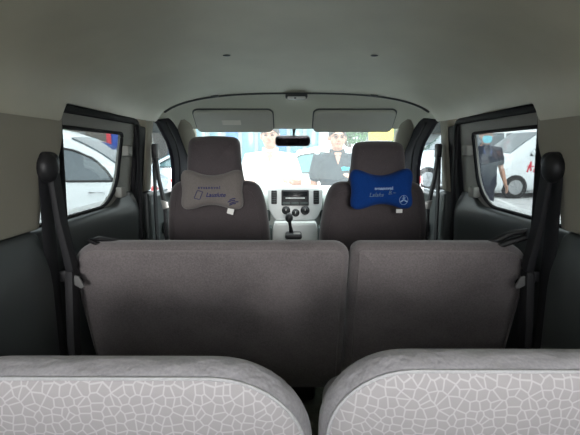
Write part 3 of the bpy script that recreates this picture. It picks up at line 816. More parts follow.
text_mb('Lalahs', .024, lambda x, y, z: on(x, y, z), shear=.3, cx=-.028, cz=-.022).build('lettering', 'green_ink', pb)
text_mb('B.~', .022, lambda x, y, z: on(x, y, z), shear=.3, cx=.035, cz=-.014).build('lettering', 'green_ink', pb)
m = MB()
m.tube([on(.085 + .018 * math.cos(t), -.045 + .019 * math.sin(t)) for t in [2 * math.pi * k / 20 for k in range(20)]], .0009, 6, closed=True)
m.tube([on(.085, -.030), on(.085, -.044)], .0022, 6)
for q in (-1, 1): m.tube([on(.085 + q * .004, -.046), on(.085 + q * .013, -.052)], .003, 6)
m.tube([on(.078, -.036), on(.085, -.040), on(.092, -.036)], .0014, 6); m.build('emblem', 'pale_ink', pb)
m = MB(); m.plate(rrect(.013, .008, .001), (), .002, .0004, lambda a, b, c: (.350 + .075 + a, 1.79 + c, 1.250 - .092 + b)); m.build('care_tag', 'label_white', pb)

# ---------------------------------------------------------------- seat belts of the middle row
for s, sd in ((-1, 'left'), (1, 'right')):
    root = empty('seat_belt', (s * .66, 1.14, .6), f'black seat belt on the {sd} pillar behind the middle seat', 'seat belt', 'middle row seat belts')
    m = MB(); m.box((s * .655, 1.135, 1.375), (.045, .065, .052), .02, seg=3); m.ball((s * .650, 1.125, 1.360), (.026, .034, .040), 16); m.build('belt_guide', 'black', root)
    m = MB(); m.tube([(s * .660, 1.128, 1.36), (s * .662, 1.128, 1.20), (s * .660, 1.128, .95), (s * .660, 1.128, .62)], [(.003, .031)] * 4, 8, ref=(1, 0, 0), power=4); m.build('webbing', 'webbing', root)
    m = MB(); m.tube([(s * .645, 1.140, 1.35), (s * .640, 1.150, 1.22), (s * .628, 1.165, 1.085)], [(.008, .0225), (.009, .021), (.012, .018)], 8, ref=(1, 0, 0), power=4); m.build('webbing', 'webbing', root)
    m = MB(); m.box((s * .648, 1.158, 1.062), (.022, .010, .032), .004); m.build('tongue', 'black', root)
    m = MB(); m.tube([(s * .632, 1.17, 1.07), (s * .64, 1.17, .9), (s * .645, 1.17, .62)], [(.012, .022)] * 3, 8, ref=(1, 0, 0), power=4); m.build('webbing', 'webbing', root)
    # front belts on the B-pillar
    root = empty('seat_belt', (s * .65, 2.0, .6), f'black front seat belt on the {sd} door pillar, seen beside the headrest', 'seat belt', 'front seat belts')
    m = MB(); m.box((s * .640, 1.99, 1.405), (.024, .045, .065), .008); m.build('belt_guide', 'black', root)
    m = MB(); m.tube([(s * .638, 1.99, 1.375), (s * .628, 1.985, 1.28), (s * .602, 1.98, 1.15), (s * .602, 1.98, .65)], [(.006, .018)] * 4, 8, ref=(1, 0, 0), power=4); m.build('webbing', 'webbing', root)
    m = MB(); m.tube([(s * .648, 1.995, 1.38), (s * .650, 1.995, 1.20), (s * .650, 1.995, .62)], [(.004, .02)] * 3, 8, ref=(1, 0, 0), power=4); m.build('webbing', 'webbing', root)
    m = MB(); m.plate(round_poly([(-.018, .02), (.016, .012), (.02, -.018), (-.008, -.024)], .004), (), .006, .0015, lambda a, b, c: (s * (.600 - a), 1.965 + c, 1.165 + b)); m.build('tongue', 'steel', root)

# ================================================================ OUTSIDE
m = MB(); m.add([(-40, -15, 0), (60, -15, 0), (60, 60, 0), (-40, 60, 0), (-40, -15, -.3), (60, -15, -.3), (60, 60, -.3), (-40, 60, -.3)],
                [[0, 1, 2, 3], [7, 6, 5, 4], [0, 4, 5, 1], [1, 5, 6, 2], [2, 6, 7, 3], [3, 7, 4, 0]])
struct(m.build('ground', 'ground', smooth=False), 'grey asphalt parking lot', 'ground')
for i, (a, b) in enumerate((((6.25, 13.4), (5.1, 8.4)), ((-3.2, 3.6), (-6.5, 3.2)), ((3.2, 13.4), (2.2, 8.4)))):
    A, B = Vector((*a, 0)), Vector((*b, 0)); n = (B - A).normalized().cross(Vector((0, 0, 1))) * .06
    m = MB(); q = [A + n, B + n, B - n, A - n]; m.add([p + Vector((0, 0, z)) for z in (.001, .006) for p in q], [[0, 1, 2, 3], [7, 6, 5, 4], [0, 4, 5, 1], [1, 5, 6, 2], [2, 6, 7, 3], [3, 7, 4, 0]])
    struct(m.build(f'trim_{20 + i}', 'line'), 'white painted parking line', 'line')

# ---------------------------------------------------------------- cars
def interp(tab, x):
    for (a, va), (b, vb) in zip(tab, tab[1:]):
        if x <= b:
            t = (x - a) / (b - a) if b > a else 0; t = max(0, min(1, t)); return va + (vb - va) * t
    return tab[-1][1]
class Car:
    """front at x = 0, tail at x = L, near side at y = -hw"""
    def __init__(s, L, hw, top, belt, zb=.22, hr=None, wheels=(.8, 3.4), wr=.33, name='parked_car'):
        s.L, s.hw, s.top, s.belt, s.zb, s.hr, s.wheels, s.wr = L, hw, top, belt, zb, hr or hw * .80, wheels, wr
        s.name = name
    def half(s, x):
        hw = s.hw * (1 - .10 * max(0, 1 - x / .5) ** 2 - .08 * max(0, 1 - (s.L - x) / .5) ** 2)
        zt = interp(s.top, x); zbelt = min(interp(s.belt, x), zt - .06)
        k = max(0, min(1, (zt - zbelt - .06) / .35)); hr = hw * .95 * (1 - k) + s.hr * k
        zb = s.zb + .1 * max(0, 1 - x / .4) + .12 * max(0, 1 - (s.L - x) / .4)
        return [(0, zb), (hw * .88, zb), (hw * .97, zb + .10), (hw, zb + .28), (hw, zbelt - .12), (hw * .975, zbelt),
                ((hw * .965 * (1 - .5) + (hr) * .5), (zbelt + zt - .05) / 2), (hr, zt - .05), (hr - .07, zt - .005), (hr * .5, zt + .015), (0, zt + .02)]
    def side_y(s, x, z):
        h = s.half(x)
        for (y0, z0), (y1, z1) in zip(h[3:8], h[4:9]):
            if z <= z1: return y0 + (y1 - y0) * max(0, (z - z0)) / max(z1 - z0, 1e-6)
        return h[7][0]
    def build(s, label, panes, screen, rear_screen=None, side=(-1, 1), handles=(), group='parked cars', mirror=None, paint='car_white', glassm='car_glass', lamps=None):
        root = empty(s.name, (0, 0, 0), label, 'car', group)
        xs = sorted(set([0, .04, .1, .2, .35] + [q for q, _ in s.top] + [s.L * k / 36 for k in range(1, 36)] + [s.L - .2, s.L - .1, s.L - .04, s.L]))
        vs = []; K = 20
        for x in xs:
            h = s.half(x)
            sc = 1 if 0 < x < s.L else .93
            ring = [(y * sc, z) for y, z in h] + [(-y * sc, z) for y, z in reversed(h[1:-1])]
            vs += [(x, y, z) for y, z in ring]
        fs = [[i * K + k, i * K + (k + 1) % K, (i + 1) * K + (k + 1) % K, (i + 1) * K + k] for i in range(len(xs) - 1) for k in range(K)]
        fs += [list(range(K)), [(len(xs) - 1) * K + k for k in range(K)][::-1]]
        m = MB(); m.add(vs, fs); m.build('car_body', paint, root, angle=50)
        for sg in side:
            for pl in panes:
                f = lambda a, b, c: (a, sg * (s.side_y(a, b) + .004 + c), b)
                pr = round_poly(pl, .04)
                m = MB(); m.plate(pr, (), .012, .002, f, ([s.L * k / 36 for k in range(37)], [.9 + .1 * k for k in range(14)])); pane = m.build('side_window', glassm, root)
                m = MB(); m.tube([f(a, b, .004) for a, b in pr], .016, 6, closed=True, ref=(0, 1, 0)); m.build('window_trim', 'black', pane)
            for (x, z) in handles:
                m = MB(); y = s.side_y(x, z); m.tube([(x - .09, sg * y, z), (x - .07, sg * (y + .035), z + .004), (x + .07, sg * (y + .035), z + .004), (x + .09, sg * y, z)], .011, 8); m.build('door_handle', 'chrome', root)
            for wx in s.wheels:
                m = MB(); m.lathe((wx, sg * (s.hw - .05), s.wr), [(s.wr * 1.10, -.055), (s.wr * 1.10, .055)], 'Y', 36); m.build('wheel_arch', 'black', root)
                m = MB(); r = s.wr; y = sg * (s.hw - .04)
                m.lathe((wx, y, r), [(r * .62, sg * .06), (r * .9, sg * .065), (r, sg * .04), (r, -sg * .10), (r * .8, -sg * .12)], 'Y', 36); wt = m.build('wheel', 'tyre', root)
                m = MB(); m.lathe((wx, y, r), [(r * .66, sg * .068), (r * .60, sg * .072), (r * .56, sg * .03), (r * .2, sg * .015), (r * .16, sg * .065)], 'Y', 30)
                for k in range(7):
                    a = 2 * math.pi * k / 7; m.tube([(wx + r * .12 * math.cos(a), y + sg * .07, r + r * .12 * math.sin(a)), (wx + r * .6 * math.cos(a), y + sg * .07, r + r * .6 * math.sin(a))], (.016, .022), 6, ref=(0, 1, 0))
                m.build('rim', 'rim', wt)
            if mirror:
                x, z = mirror; y = s.side_y(x, z)
                m = MB(); m.ball((x, sg * (y + .13), z + .05), (.07, .11, .085)); m.tube([(x, sg * (y - .01), z), (x, sg * (y + .1), z + .02)], .02, 6); m.build('door_mirror', paint if mirror and s.name != 'white_van' else 'car_white', root)
        for scr, nm in ((screen, 'windscreen'), (rear_screen, 'rear_window')):
            if not scr: continue
            xa, xb = scr; n = 8; A = []
            for i in range(n + 1):
                x = xa + (xb - xa) * i / n; h = s.half(x); yy = max(h[8][0] - .0, .3) * (1.02 if h[5][1] < h[8][1] - .15 else 1)
                dz = .012; sl = interp(s.top, x + .02) - interp(s.top, x - .02); nx = -sl / .04; q = math.hypot(nx, 1)
                for k in range(9):
                    u = k / 4 - 1; z = h[8][1] + (.02 * (1 - u * u) + .004)
                    A.append((x + nx / q * dz, u * yy, z + dz / q))
            f1 = [[i * 9 + k, i * 9 + k + 1, (i + 1) * 9 + k + 1, (i + 1) * 9 + k] for i in range(n) for k in range(8)]
            B = [(p[0], p[1], p[2] - .02) for p in A]; o = len(A)
            f2 = [[q + o for q in f][::-1] for f in f1]
            f3 = []
            for k in range(8): f3 += [[k, k + 1, k + 1 + o, k + o], [n * 9 + k, n * 9 + k + 1, n * 9 + k + 1 + o, n * 9 + k + o]]
            for i in range(n): f3 += [[i * 9, (i + 1) * 9, (i + 1) * 9 + o, i * 9 + o], [i * 9 + 8, (i + 1) * 9 + 8, (i + 1) * 9 + 8 + o, i * 9 + 8 + o]]
            m = MB(); m.add(A + B, f1 + f2 + f3); m.build(nm, glassm, root)
        for sg in (-1, 1):
            m = MB(); m.ball((.10, sg * s.hw * .72, .72), (.10, .20, .075)); m.build('headlight', 'lens', root)
            m = MB(); m.ball((s.L - .06, sg * s.hw * .82, .86), (.07, .12, .12)); m.build('tail_light', 'lamp_red', root)
        m = MB(); m.box((.0, 0, .52), (.05, s.hw * 1.0, .14), .02); m.build('grille', 'black', root)
        m = MB(); m.box((s.L / 2, 0, s.zb + .06), (s.L - 2.0, s.hw * 1.7, .16), .03); m.build('underbody', 'black', root)
        return root
# white hatchback beside the sliding door, nose to the left, tail to the right
L0 = 4.3
hb = Car(L0, .90, [(0, .78), (.15, .90), (1.0, 1.06), (1.25, 1.12), (1.9, 1.56), (2.3, 1.70), (2.8, 1.71), (3.0, 1.67), (3.2, 1.595), (3.4, 1.50), (3.6, 1.385), (3.8, 1.25), (4.0, 1.11), (4.2, 1.0), (L0, .9)],
         [(0, .70), (1.0, .99), (4.3, 1.03)], hr=.70, wheels=(.82, 3.45), wr=.33)
o = hb.build('white hatchback parked across the left sliding door window', [
    [(1.35, 1.05), (3.14, 1.05), (2.93, 1.46), (2.3, 1.52), (1.98, 1.46)], [(3.22, 1.05), (3.78, 1.05), (3.68, 1.18), (3.52, 1.32), (3.30, 1.42), (3.01, 1.475)]],
    (1.28, 1.85), (3.25, 3.85), handles=((2.35, .93), (3.58, .91)), group='parked white cars', mirror=(1.5, 1.06))
o.location = (-6.07, 5.66, 0); o.rotation_euler.z = R(8)
# white car behind the men
cc = Car(4.4, .90, [(0, .74), (.15, .86), (1.0, 1.0), (1.3, 1.05), (2.0, 1.42), (2.4, 1.50), (3.0, 1.49), (3.4, 1.40), (3.9, 1.10), (4.2, 1.04), (4.4, .92)],
         [(0, .66), (1.0, .92), (4.4, .98)], hr=.68, wheels=(.85, 3.5), wr=.32)
PAN = [[(1.45, 1.0), (2.35, 1.0), (2.33, 1.38), (2.05, 1.34)], [(2.42, 1.0), (3.25, 1.0), (3.1, 1.36), (2.42, 1.39)]]
c0 = cc.build('white sedan behind the two men, seen through the windscreen', PAN, (1.32, 1.98), (3.42, 3.88), handles=((2.25, .88), (3.2, .88)), group='parked white cars', glassm='car_glass_teal', mirror=(1.6, 1.0))
c0.location = (-1.9, 9.3, 0)
c1 = copy_tree(c0); c1.location = (-5.2, 12.6, 0); c1['label'] = 'white sedan in the back row beyond the left front pillar'
# white wagon behind the masked man
wg = Car(4.9, .92, [(0, .85), (.15, 1.0), (.9, 1.15), (1.15, 1.2), (1.8, 1.75), (2.2, 1.83), (4.3, 1.82), (4.6, 1.70), (4.8, 1.2), (4.9, 1.0)],
         [(0, .75), (1.0, 1.05), (4.9, 1.1)], hr=.76, wheels=(.9, 3.8), wr=.34)
w0 = wg.build('white people carrier behind the masked man', [[(1.3, 1.14), (2.2, 1.14), (2.18, 1.70), (1.9, 1.66)], [(2.28, 1.14), (3.2, 1.14), (3.2, 1.72), (2.26, 1.72)], [(3.3, 1.14), (4.5, 1.14), (4.35, 1.7), (3.3, 1.72)]],
              (1.18, 1.76), (4.62, 4.82), handles=((2.1, 1.0), (3.1, 1.0)), group='parked white cars', mirror=(1.5, 1.12))
w0.location = (3.9, 17.2, 0); w0.scale = (1.2, 1.2, 1.2)
# white cargo van with red lettering
vn = Car(5.2, .95, [(0, .90), (.06, 1.10), (.35, 1.22), (.72, 1.34), (1.68, 2.02), (2.0, 2.13), (4.9, 2.14), (5.1, 2.05), (5.2, 1.6)],
         [(0, .80), (.5, 1.12), (1.0, 1.22), (5.2, 1.22)], hr=.82, wheels=(.90, 4.1), wr=.34, name='white_van')
v0 = vn.build('white van with red lettering on its side, right of the masked man', [[(1.32, 1.30), (2.25, 1.32), (2.25, 1.94), (1.92, 1.93)], [(2.4, 1.32), (3.4, 1.32), (3.4, 1.92), (2.4, 1.92)]],
              (.76, 1.64), None, handles=((1.9, 1.1),), group='parked white cars', mirror=(1.38, 1.32))
def vt(x, z, l=0): return (x + .04, -(vn.side_y(x, z) + .004 + l), z)
m = MB(); sh = .35
def stroke(pts, r=.026): m.tube([vt(x + (z - .95) * sh, z) for x, z in pts], (r, .005), 6, ref=(1, 0, 0))
stroke([(1.25, .80), (1.25, 1.12)]); stroke([(1.25, 1.10), (1.35, .84)]); stroke([(1.18, .98), (1.40, .98)], .02)
stroke([(1.46, .80), (1.46, 1.12)]); stroke([(1.46, 1.10), (1.56, .90), (1.66, 1.10)]); stroke([(1.66, 1.12), (1.66, .80)])
stroke([(1.80, .80), (1.80, 1.14)]); stroke([(1.95, .78), (1.99, 1.14)]); stroke([(2.1, .95), (2.35, .95)]); stroke([(2.22, .8), (2.22, 1.12)])
m.build('lettering', 'red', v0)
v0.location = (5.78, 14.1, 0); v0.rotation_euler.z = R(4)

# ---------------------------------------------------------------- people (feet at z 0, facing -Y)
def hand(m, w, d, curl, s, sc=1.0):
    """w wrist, d pointing direction; palm faces the thigh"""
    w = Vector(w); d = Vector(d).normalized(); f = Vector((0, -1, 0)); f = (f - d * f.dot(d)).normalized(); n = d.cross(f)
    n = n if n.x * s < 0 else -n                        # palm normal, towards the body
    m.tube([w, w + d * .04, w + d * .09], [(.026, .017), (.040, .016), (.040, .013)], 10, ref=f)
    for k, L in enumerate((.070, .078, .072, .056)):
        b = w + d * .085 + f * (.030 - .020 * k)
        p1 = b + d * L * .45 + n * .006; p2 = p1 + (d * (1 - curl * .5) + n * curl).normalized() * L * .32; p3 = p2 + (d * (1 - curl) + n * curl * 1.4).normalized() * L * .25
        m.tube([b, p1, p2, p3], [.0095, .009, .0082, .007], 8)
    b = w + d * .03 + f * .026; m.tube([b, b + (d + f * .8).normalized() * .035, b + (d + f * .8).normalized() * .035 + (d + f * .2 + n * .3).normalized() * .034], [.012, .011, .009], 8)
def person(label, loc, H, arms, shirt, head_turn=0, head_tilt=0, skin='skin', mask=False, polo=False, logo=False, hair_h=1, lanyard=False, stout=1.0, glasses=False, head_nod=0):
    k = H / 1.72; hk = 1.12
    root = empty('person', (0, 0, 0), label, 'person', None)
    def P(x, y, z): return Vector((x * k, y * k, z * k))
    m = MB()
    # legs, pelvis, torso, neck
    for s in (-1, 1):
        m.tube([P(s * .085, 0, .88), P(s * .095, 0, .70), P(s * .10, -.01, .49), P(s * .105, .01, .30), P(s * .11, .02, .09)], [.083 * k, .075 * k, .052 * k, .050 * k, .036 * k], 14)
        m.tube([P(s * .11, .03, .05), P(s * .115, -.06, .04), P(s * .12, -.15, .03)], [(.035 * k, .035 * k), (.04 * k, .03 * k), (.036 * k, .02 * k)], 10)
    st = stout
    m.tube([P(0, 0, .84), P(0, 0, .95), P(0, -.005, 1.08), P(0, -.005, 1.24), P(0, 0, 1.36), P(0, .005, 1.43)], [(.14 * k, .10 * k), (.155 * k, .105 * k), (.140 * k * st, .10 * k * st), (.155 * k * st, .108 * k * st), (.150 * k * st, .10 * k), (.09 * k, .07 * k)], 20)
    m.tube([P(0, .01, 1.40), P(0, .0, 1.47), P(0, -.008, 1.53)], [.062 * k, .056 * k, .055 * k], 14)
    for s in (-1, 1):
        sh, el, wr = [Vector(q) * k for q in arms[s]]
        m.tube([P(s * .10, 0, 1.40), sh, sh.lerp(el, .5), el, el.lerp(wr, .35), wr], [.055 * k, .056 * k, .046 * k, .039 * k, .039 * k, .026 * k], 12)
        hand(m, wr, wr - el, .35, s)
    # head in its own frame
    hc = P(0, -.012, 1.605)
    rot = Matrix.Rotation(R(head_turn), 3, 'Z') @ Matrix.Rotation(R(head_nod), 3, 'X') @ Matrix.Rotation(R(head_tilt), 3, 'Y')
    def Hp(x, y, z): return hc + rot @ (Vector((x, y, z)) * k * hk)
    def hb_(mm, c, r): mm.ball(Hp(*c), tuple(q * k * hk for q in r), 18, rot)
    hb_(m, (0, .012, .028), (.075, .094, .085)); hb_(m, (0, -.015, -.025), (.064, .072, .080)); hb_(m, (0, -.042, -.072), (.040, .040, .033))
    hb_(m, (.035, -.045, -.03), (.028, .03, .035)); hb_(m, (-.035, -.045, -.03), (.028, .03, .035))
    hb_(m, (0, -.078, .022), (.045, .016, .014))
    m.tube([Hp(0, -.078, .018), Hp(0, -.094, -.004), Hp(0, -.104, -.024)], [.008 * k, .010 * k, .013 * k], 8)
    for s in (-1, 1):
        hb_(m, (s * .010, -.094, -.028), (.009, .010, .008)); hb_(m, (s * .078, .012, -.004), (.010, .018, .030))
    hb_(m, (0, -.083, -.052), (.022, .010, .009))
    body = voxel(m, .0075, 2); body.build('body', skin, root, angle=180)
    # eyes, brows, mouth
    for s in (-1, 1):
        e = MB(); hb_(e, (s * .030, -.081, .004), (.0135, .006, .0065)); e.build('eye', 'eye', root)
        e = MB(); e.tube([Hp(s * .014, -.094, .020), Hp(s * .030, -.092, .026), Hp(s * .048, -.080, .021)], .0035, 6); e.build('eyebrow', 'hair', root)
    if not mask:
        e = MB(); e.tube([Hp(-.022, -.088, -.050), Hp(0, -.094, -.050), Hp(.022, -.088, -.050)], .0045, 6); e.build('mouth', 'lips', root)
    # hair: cap over the skull, open at the face
    hm = MB(); hb_(hm, (0, .016, .034), (.082, .100, .088)); hv = voxel(hm, .006, 0)
    b = bmesh.new(); vv = [b.verts.new(v) for v in hv.v]
    for f in hv.f:
        try: b.faces.new([vv[i] for i in f])
        except ValueError: pass
    for pc, pn in ((Hp(0, -.060, .030), rot @ Vector((0, -.95, -.55))), (Hp(0, .01, -.005), rot @ Vector((0, -.55, -1)))):
        r_ = bmesh.ops.bisect_plane(b, geom=b.verts[:] + b.edges[:] + b.faces[:], plane_co=pc, plane_no=pn, clear_outer=True)
        es = [e for e in r_['geom_cut'] if isinstance(e, bmesh.types.BMEdge)]; bmesh.ops.holes_fill(b, edges=es)
    hx = MB(); hx.bm(b); hx.build('hair', 'hair', root)
    # shirt
    sm_ = MB(); st = stout
    sm_.tube([P(0, 0, .86), P(0, 0, .96), P(0, -.005, 1.08), P(0, -.005, 1.24), P(0, 0, 1.35), P(0, .005, 1.42), P(0, .008, 1.455)],
             [(.175 * k * st, .135 * k * st), (.170 * k * st, .130 * k * st), (.163 * k * st, .125 * k * st), (.178 * k * st, .128 * k * st), (.175 * k, .118 * k), (.12 * k, .09 * k), (.072 * k, .07 * k)], 24, cap=True)
    for s in (-1, 1):
        sh, el, wr = [Vector(q) * k for q in arms[s]]; end = sh.lerp(el, .64)
        sm_.tube([P(s * .09, 0, 1.385), sh, sh.lerp(el, .4), end], [.072 * k, .078 * k, .070 * k, .066 * k], 14)
    sb = voxel(sm_, .010, 3); shirt_o = sb.build('shirt', shirt, root, angle=180)
    c = MB()
    if polo:
        for s in (-1, 1):
            c.plate(round_poly([(0, 0), (s * .075, .012), (s * .062, .052), (s * .02, .045)], .006), (), .008, .002, lambda a, b_, cc_: P(a + s * .012, -.098 + cc_ + b_ * .9, 1.425 + b_ * .75))
        c.tube([P(-.068, -.03, 1.468), P(-.07, .03, 1.480), P(0, .078, 1.487), P(.07, .03, 1.480), P(.068, -.03, 1.468)], [(.010 * k, .020 * k)] * 5, 8, ref=(1, 0, 0)); c.build('collar', shirt, shirt_o)
        c = MB(); c.plate(round_poly([(-.038, .052), (.038, .052), (0, -.075)], .01), (), .006, .001, lambda a, b_, cc_: P(a, -.118 + cc_ + max(0, b_) * .8, 1.408 + b_)); c.build('open_neck', skin, root)
    else:
        c.tube([P(.068 * math.cos(t), .008 + .066 * math.sin(t), 1.462 + .012 * math.sin(t)) for t in [2 * math.pi * q / 20 for q in range(20)]], .008 * k, 6, closed=True); c.build('collar', shirt, shirt_o)
    if logo:
        c = MB(); c.tube([P(.035, -.132, 1.305), P(.06, -.130, 1.312), P(.09, -.127, 1.305), P(.11, -.122, 1.310)], (.010, .003), 6, ref=(0, 0, 1)); c.tube([P(.04, -.132, 1.288), P(.105, -.123, 1.290)], (.005, .003), 6, ref=(0, 0, 1)); c.build('chest_logo', 'teal_logo', shirt_o)
    if lanyard:
        c = MB()
        for s in (-1, 1): c.tube([P(s * .065, -.04, 1.455), P(s * .05, -.118, 1.36), P(s * .006, -.136, 1.20)], (.006, .002), 6, ref=(1, 0, 0))
        ln = c.build('lanyard', 'card_blue', root)
        c = MB(); c.box(P(0, -.144, 1.165), (.075, .006, .095), .004); c.build('badge', 'dash', ln)
    tm = MB()
    tm.tube([P(0, 0, .80), P(0, 0, .88), P(0, 0, .97)], [(.168 * k, .118 * k), (.165 * k, .120 * k), (.150 * k, .108 * k)], 20)
    for s in (-1, 1):
        tm.tube([P(s * .082, 0, .86), P(s * .092, 0, .70), P(s * .10, -.005, .49), P(s * .105, .01, .28), P(s * .11, .015, .08)], [.098 * k, .094 * k, .076 * k, .070 * k, .066 * k], 14)
    voxel(tm, .012, 3).build('trousers', 'trousers', root, angle=180)
    for s in (-1, 1):
        c = MB(); c.tube([P(s * .11, .055, .05), P(s * .115, -.04, .052), P(s * .12, -.13, .040), P(s * .122, -.18, .032)], [(.042 * k, .046 * k), (.046 * k, .048 * k), (.048 * k, .036 * k), (.036 * k, .026 * k)], 12); c.build('shoe', 'black', root)
    if mask:
        c = MB(); hbm = Cushion(round_poly([(-.060, .038), (0, .050), (.060, .038), (.058, -.035), (0, -.062), (-.058, -.035)], .02), .014, .006, .004, 60,
                                lambda x, y, z: Hp(x, -.112 + y + 5.0 * x * x + (4.0 * z * z if z < 0 else 0), z - .038))
        hbm.whole().build('face_mask', 'mask', root)
        c = MB()
        for s in (-1, 1): c.tube([Hp(s * .055, -.095, -.01), Hp(s * .080, -.03, -.002), Hp(s * .086, .012, -.004)], .002, 6)
        c.build('mask_strap', 'label_white', root)
    if glasses:
        c = MB()
        for s in (-1, 1): c.tube([Hp(s * .032 + .022 * math.cos(t), -.100, .004 + .015 * math.sin(t)) for t in [2 * math.pi * q / 20 for q in range(20)]], .0018, 6, closed=True); c.tube([Hp(s * .055, -.098, .006), Hp(s * .080, -.02, .004)], .0018, 6)
        c.build('glasses', 'black', root)
    root.location = loc
    return root
person('person in a white short-sleeved shirt standing in front of the windscreen', (-.225, 4.15, 0), 1.66,
       {-1: ((-.20, 0, 1.375), (-.275, .03, 1.13), (-.20, -.20, 1.16)), 1: ((.20, 0, 1.375), (.275, .03, 1.13), (.20, -.20, 1.18))}, 'shirt_white', stout=1.0, polo=True, head_turn=-4)
person('person in a slate grey polo shirt behind the right visor, looking in', (.415, 4.25, 0), 1.645,
       {-1: ((-.19, 0, 1.385), (-.235, .02, 1.13), (-.17, -.20, 1.06)), 1: ((.19, 0, 1.385), (.235, -.03, 1.16), (.13, -.22, 1.22))}, 'shirt_dark', polo=True, logo=True, glasses=True, head_turn=4, head_tilt=2)
person('person in navy clothes and a light blue face mask outside the right window', (3.02, 6.95, 0), 1.77,
       {-1: ((-.19, 0, 1.385), (-.24, .02, 1.12), (-.22, -.06, .87)), 1: ((.20, 0, 1.375), (.275, .02, 1.12), (.315, -.07, .88))}, 'shirt_navy', skin='skin_tan', mask=True, lanyard=True, head_turn=-14, head_nod=6, stout=1.18)

# ---------------------------------------------------------------- background
# pale shop building with blue and cyan panels
bd = empty('shop_building', (-5, 26, 0), 'pale shop building with blue panels beyond the parking lot', 'building')
m = MB(); m.box((-3.0, 28.0, 2.6), (8.0, 4.0, 5.2), .05); m.build('wall', 'wall_pale', bd)
for k in range(9):
    x = -6.4 + k * .95
    m = MB(); m.box((x, 25.97, 1.9), (.72, .08, 2.5), .02); m.build('window', 'panel_cyan' if k % 3 else 'panel_blue', bd)
m = MB(); m.box((-3.0, 25.85, 3.7), (7.9, .25, .6), .03); m.build('fascia', 'panel_blue', bd)
bw = empty('brown_building', (-14, 22, 0), 'brown-grey low building behind the white hatchback', 'building')
m = MB(); m.box((-12.7, 24.0, 1.9), (11.0, 4.0, 3.8), .05); m.build('wall', 'wall_brown', bw)
for k, c_ in ((0, 'leaf'), (1, 'wall_pale'), (2, 'wall_pale')):
    m = MB(); m.box((-11.3 + k * .42, 21.96, 2.0), (.34, .06, .8), .01); m.build('poster', c_, bw)
for k in range(3):
    m = MB(); m.box((-16.5 + k * 1.8, 21.97, 2.0), (1.0, .06, 1.2), .02); m.build('window', 'car_glass', bw)
gb = empty('grey_building', (12, 30, 0), 'low dark-roofed building at the far right', 'building')
m = MB(); m.box((13, 32, 1.3), (16, 4, 2.6), .05); m.build('wall', 'wall_pale', gb)
m = MB(); m.box((13, 31.9, 2.95), (16.6, 4.6, .7), .1); m.build('roof', 'wall_brown', gb)
for k in range(6):
    m = MB(); m.box((7 + 2.4 * k, 29.97, 1.5), (1.3, .06, 1.1), .02); m.build('window', 'car_glass', gb)
# blue banner stand
bn = empty('banner_stand', (-3.22, 8.3, 0), 'blue upright banner with red and white edge, right end of the left window', 'banner')
m = MB(); m.box((-3.27, 8.30, 1.10), (.32, .02, 1.66), .004); m.build('banner', 'sign_blue', bn)
m = MB(); m.box((-3.455, 8.295, 1.10), (.055, .022, 1.66), .004); m.build('white_edge', 'label_white', bn)
for z, h_ in ((1.64, .22), (1.15, .16), (.7, .2)):
    m = MB(); m.box((-3.46, 8.28, z), (.09, .012, h_), .003); m.build('red_patch', 'red', bn)
m = MB(); m.box((-3.22, 8.30, .02), (.55, .35, .04), .01); m.tube([(-3.22, 8.33, .03), (-3.22, 8.33, 1.9)], .012, 8); m.build('stand', 'steel', bn)
# yellow board
yb_ = empty('yellow_sign', (4.0, 20, 0), 'yellow sign board on a post, above the right headrest', 'sign')
m = MB(); m.box((4.0, 20, 2.2), (1.1, .06, .55), .01); m.build('board', 'yellow', yb_)
m = MB(); m.tube([(4.0, 20.05, 0), (4.0, 20.05, 2.3)], .04, 8); m.build('post', 'steel', yb_)
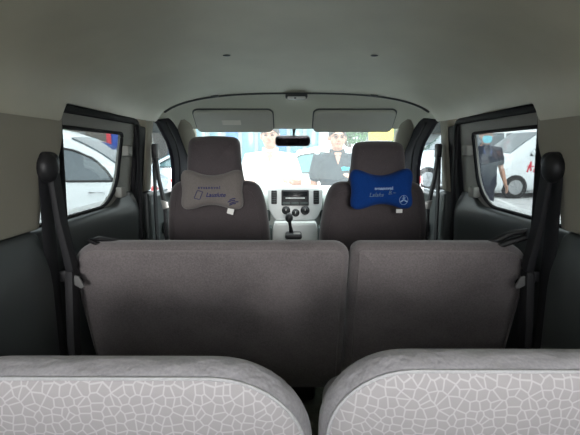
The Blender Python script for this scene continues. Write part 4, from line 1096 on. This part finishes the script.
# trees
def tree(loc, H, cr, label, seed):
    rnd = random.Random(seed); root = empty('tree', loc, label, 'tree', 'trees beyond the parking lot'); L = Vector(loc)
    m = MB(); m.tube([L, L + Vector((.05, 0, H * .35)), L + Vector((-.03, 0, H * .7))], [.14, .10, .05], 10)
    for k in range(5):
        a = rnd.random() * 6.28; m.tube([L + Vector((0, 0, H * .4)), L + Vector((math.cos(a) * cr * .6, math.sin(a) * cr * .6, H * .7))], [.05, .02], 6)
    m.build('trunk', 'bark', root)
    m = MB()
    for k in range(2200):
        v = Vector((rnd.gauss(0, 1), rnd.gauss(0, 1), rnd.gauss(0, 1))).normalized() * (rnd.random() ** .4) * cr
        lump = 1 + .18 * math.sin(v.x * 4 / cr + seed) * math.cos(v.z * 5 / cr); c = L + Vector((v.x, v.y, v.z * .85)) * lump + Vector((0, 0, H - cr * .8))
        a = Vector((rnd.uniform(-1, 1), rnd.uniform(-1, 1), rnd.uniform(-.6, .6))).normalized(); b = a.orthogonal().normalized(); s_ = cr * .085
        m.add([c - a * s_, c + b * s_ * .5 + Vector((0, 0, .02)), c + a * s_, c - b * s_ * .5], [[0, 1, 2, 3]])
    m.build('crown', 'leaf', root, smooth=False)
tree((3.1, 24, 0), 3.6, 1.1, 'green tree above the polo-shirted person, beside the yellow sign', 3)
tree((-11.5, 19.5, 0), 3.4, 1.2, 'leafy tree in front of the brown building', 5)
tree((6.4, 25, 0), 3.9, 1.3, 'green tree right of the yellow sign', 8)

# ================================================================ LIGHT, CAMERA
w = bpy.data.worlds.new('World'); bpy.context.scene.world = w; w.use_nodes = True
nt = w.node_tree; bg = nt.nodes['Background']
tc = nt.nodes.new('ShaderNodeTexCoord'); sp = nt.nodes.new('ShaderNodeSeparateXYZ'); rp = nt.nodes.new('ShaderNodeValToRGB')
nt.links.new(tc.outputs['Generated'], sp.inputs[0]); nt.links.new(sp.outputs['Z'], rp.inputs['Fac']); nt.links.new(rp.outputs['Color'], bg.inputs['Color'])
rp.color_ramp.elements[0].position = 0; rp.color_ramp.elements[0].color = (.42, .44, .46, 1)
rp.color_ramp.elements[1].position = .6; rp.color_ramp.elements[1].color = (.97, .99, 1, 1)
bg.inputs['Strength'].default_value = 2.1
sc = bpy.context.scene
sc.view_settings.view_transform = 'Standard'; sc.view_settings.look = 'None'; sc.view_settings.gamma = 1; sc.view_settings.use_curve_mapping = False
sc.view_settings.exposure = 1.9
sc.cycles.max_bounces = 14; sc.cycles.diffuse_bounces = 8; sc.cycles.transparent_max_bounces = 16; sc.cycles.use_denoising = True
sun = bpy.data.lights.new('hazy_sun', 'SUN'); so = bpy.data.objects.new('hazy_sun', sun); C.objects.link(so)
sun.energy = 0.7; sun.angle = R(14); sun.color = (1, .98, .95); so.rotation_euler = (R(90 - 7.5), 0, R(5))
cam = bpy.data.cameras.new('camera'); co = bpy.data.objects.new('camera', cam); C.objects.link(co)
cam.sensor_width = 36; cam.lens = 36 * F / 580; cam.clip_start = .02; cam.clip_end = 200
co.location = CAM; co.rotation_euler = (R(90 - PITCH), 0, R(.26)); sc.camera = co
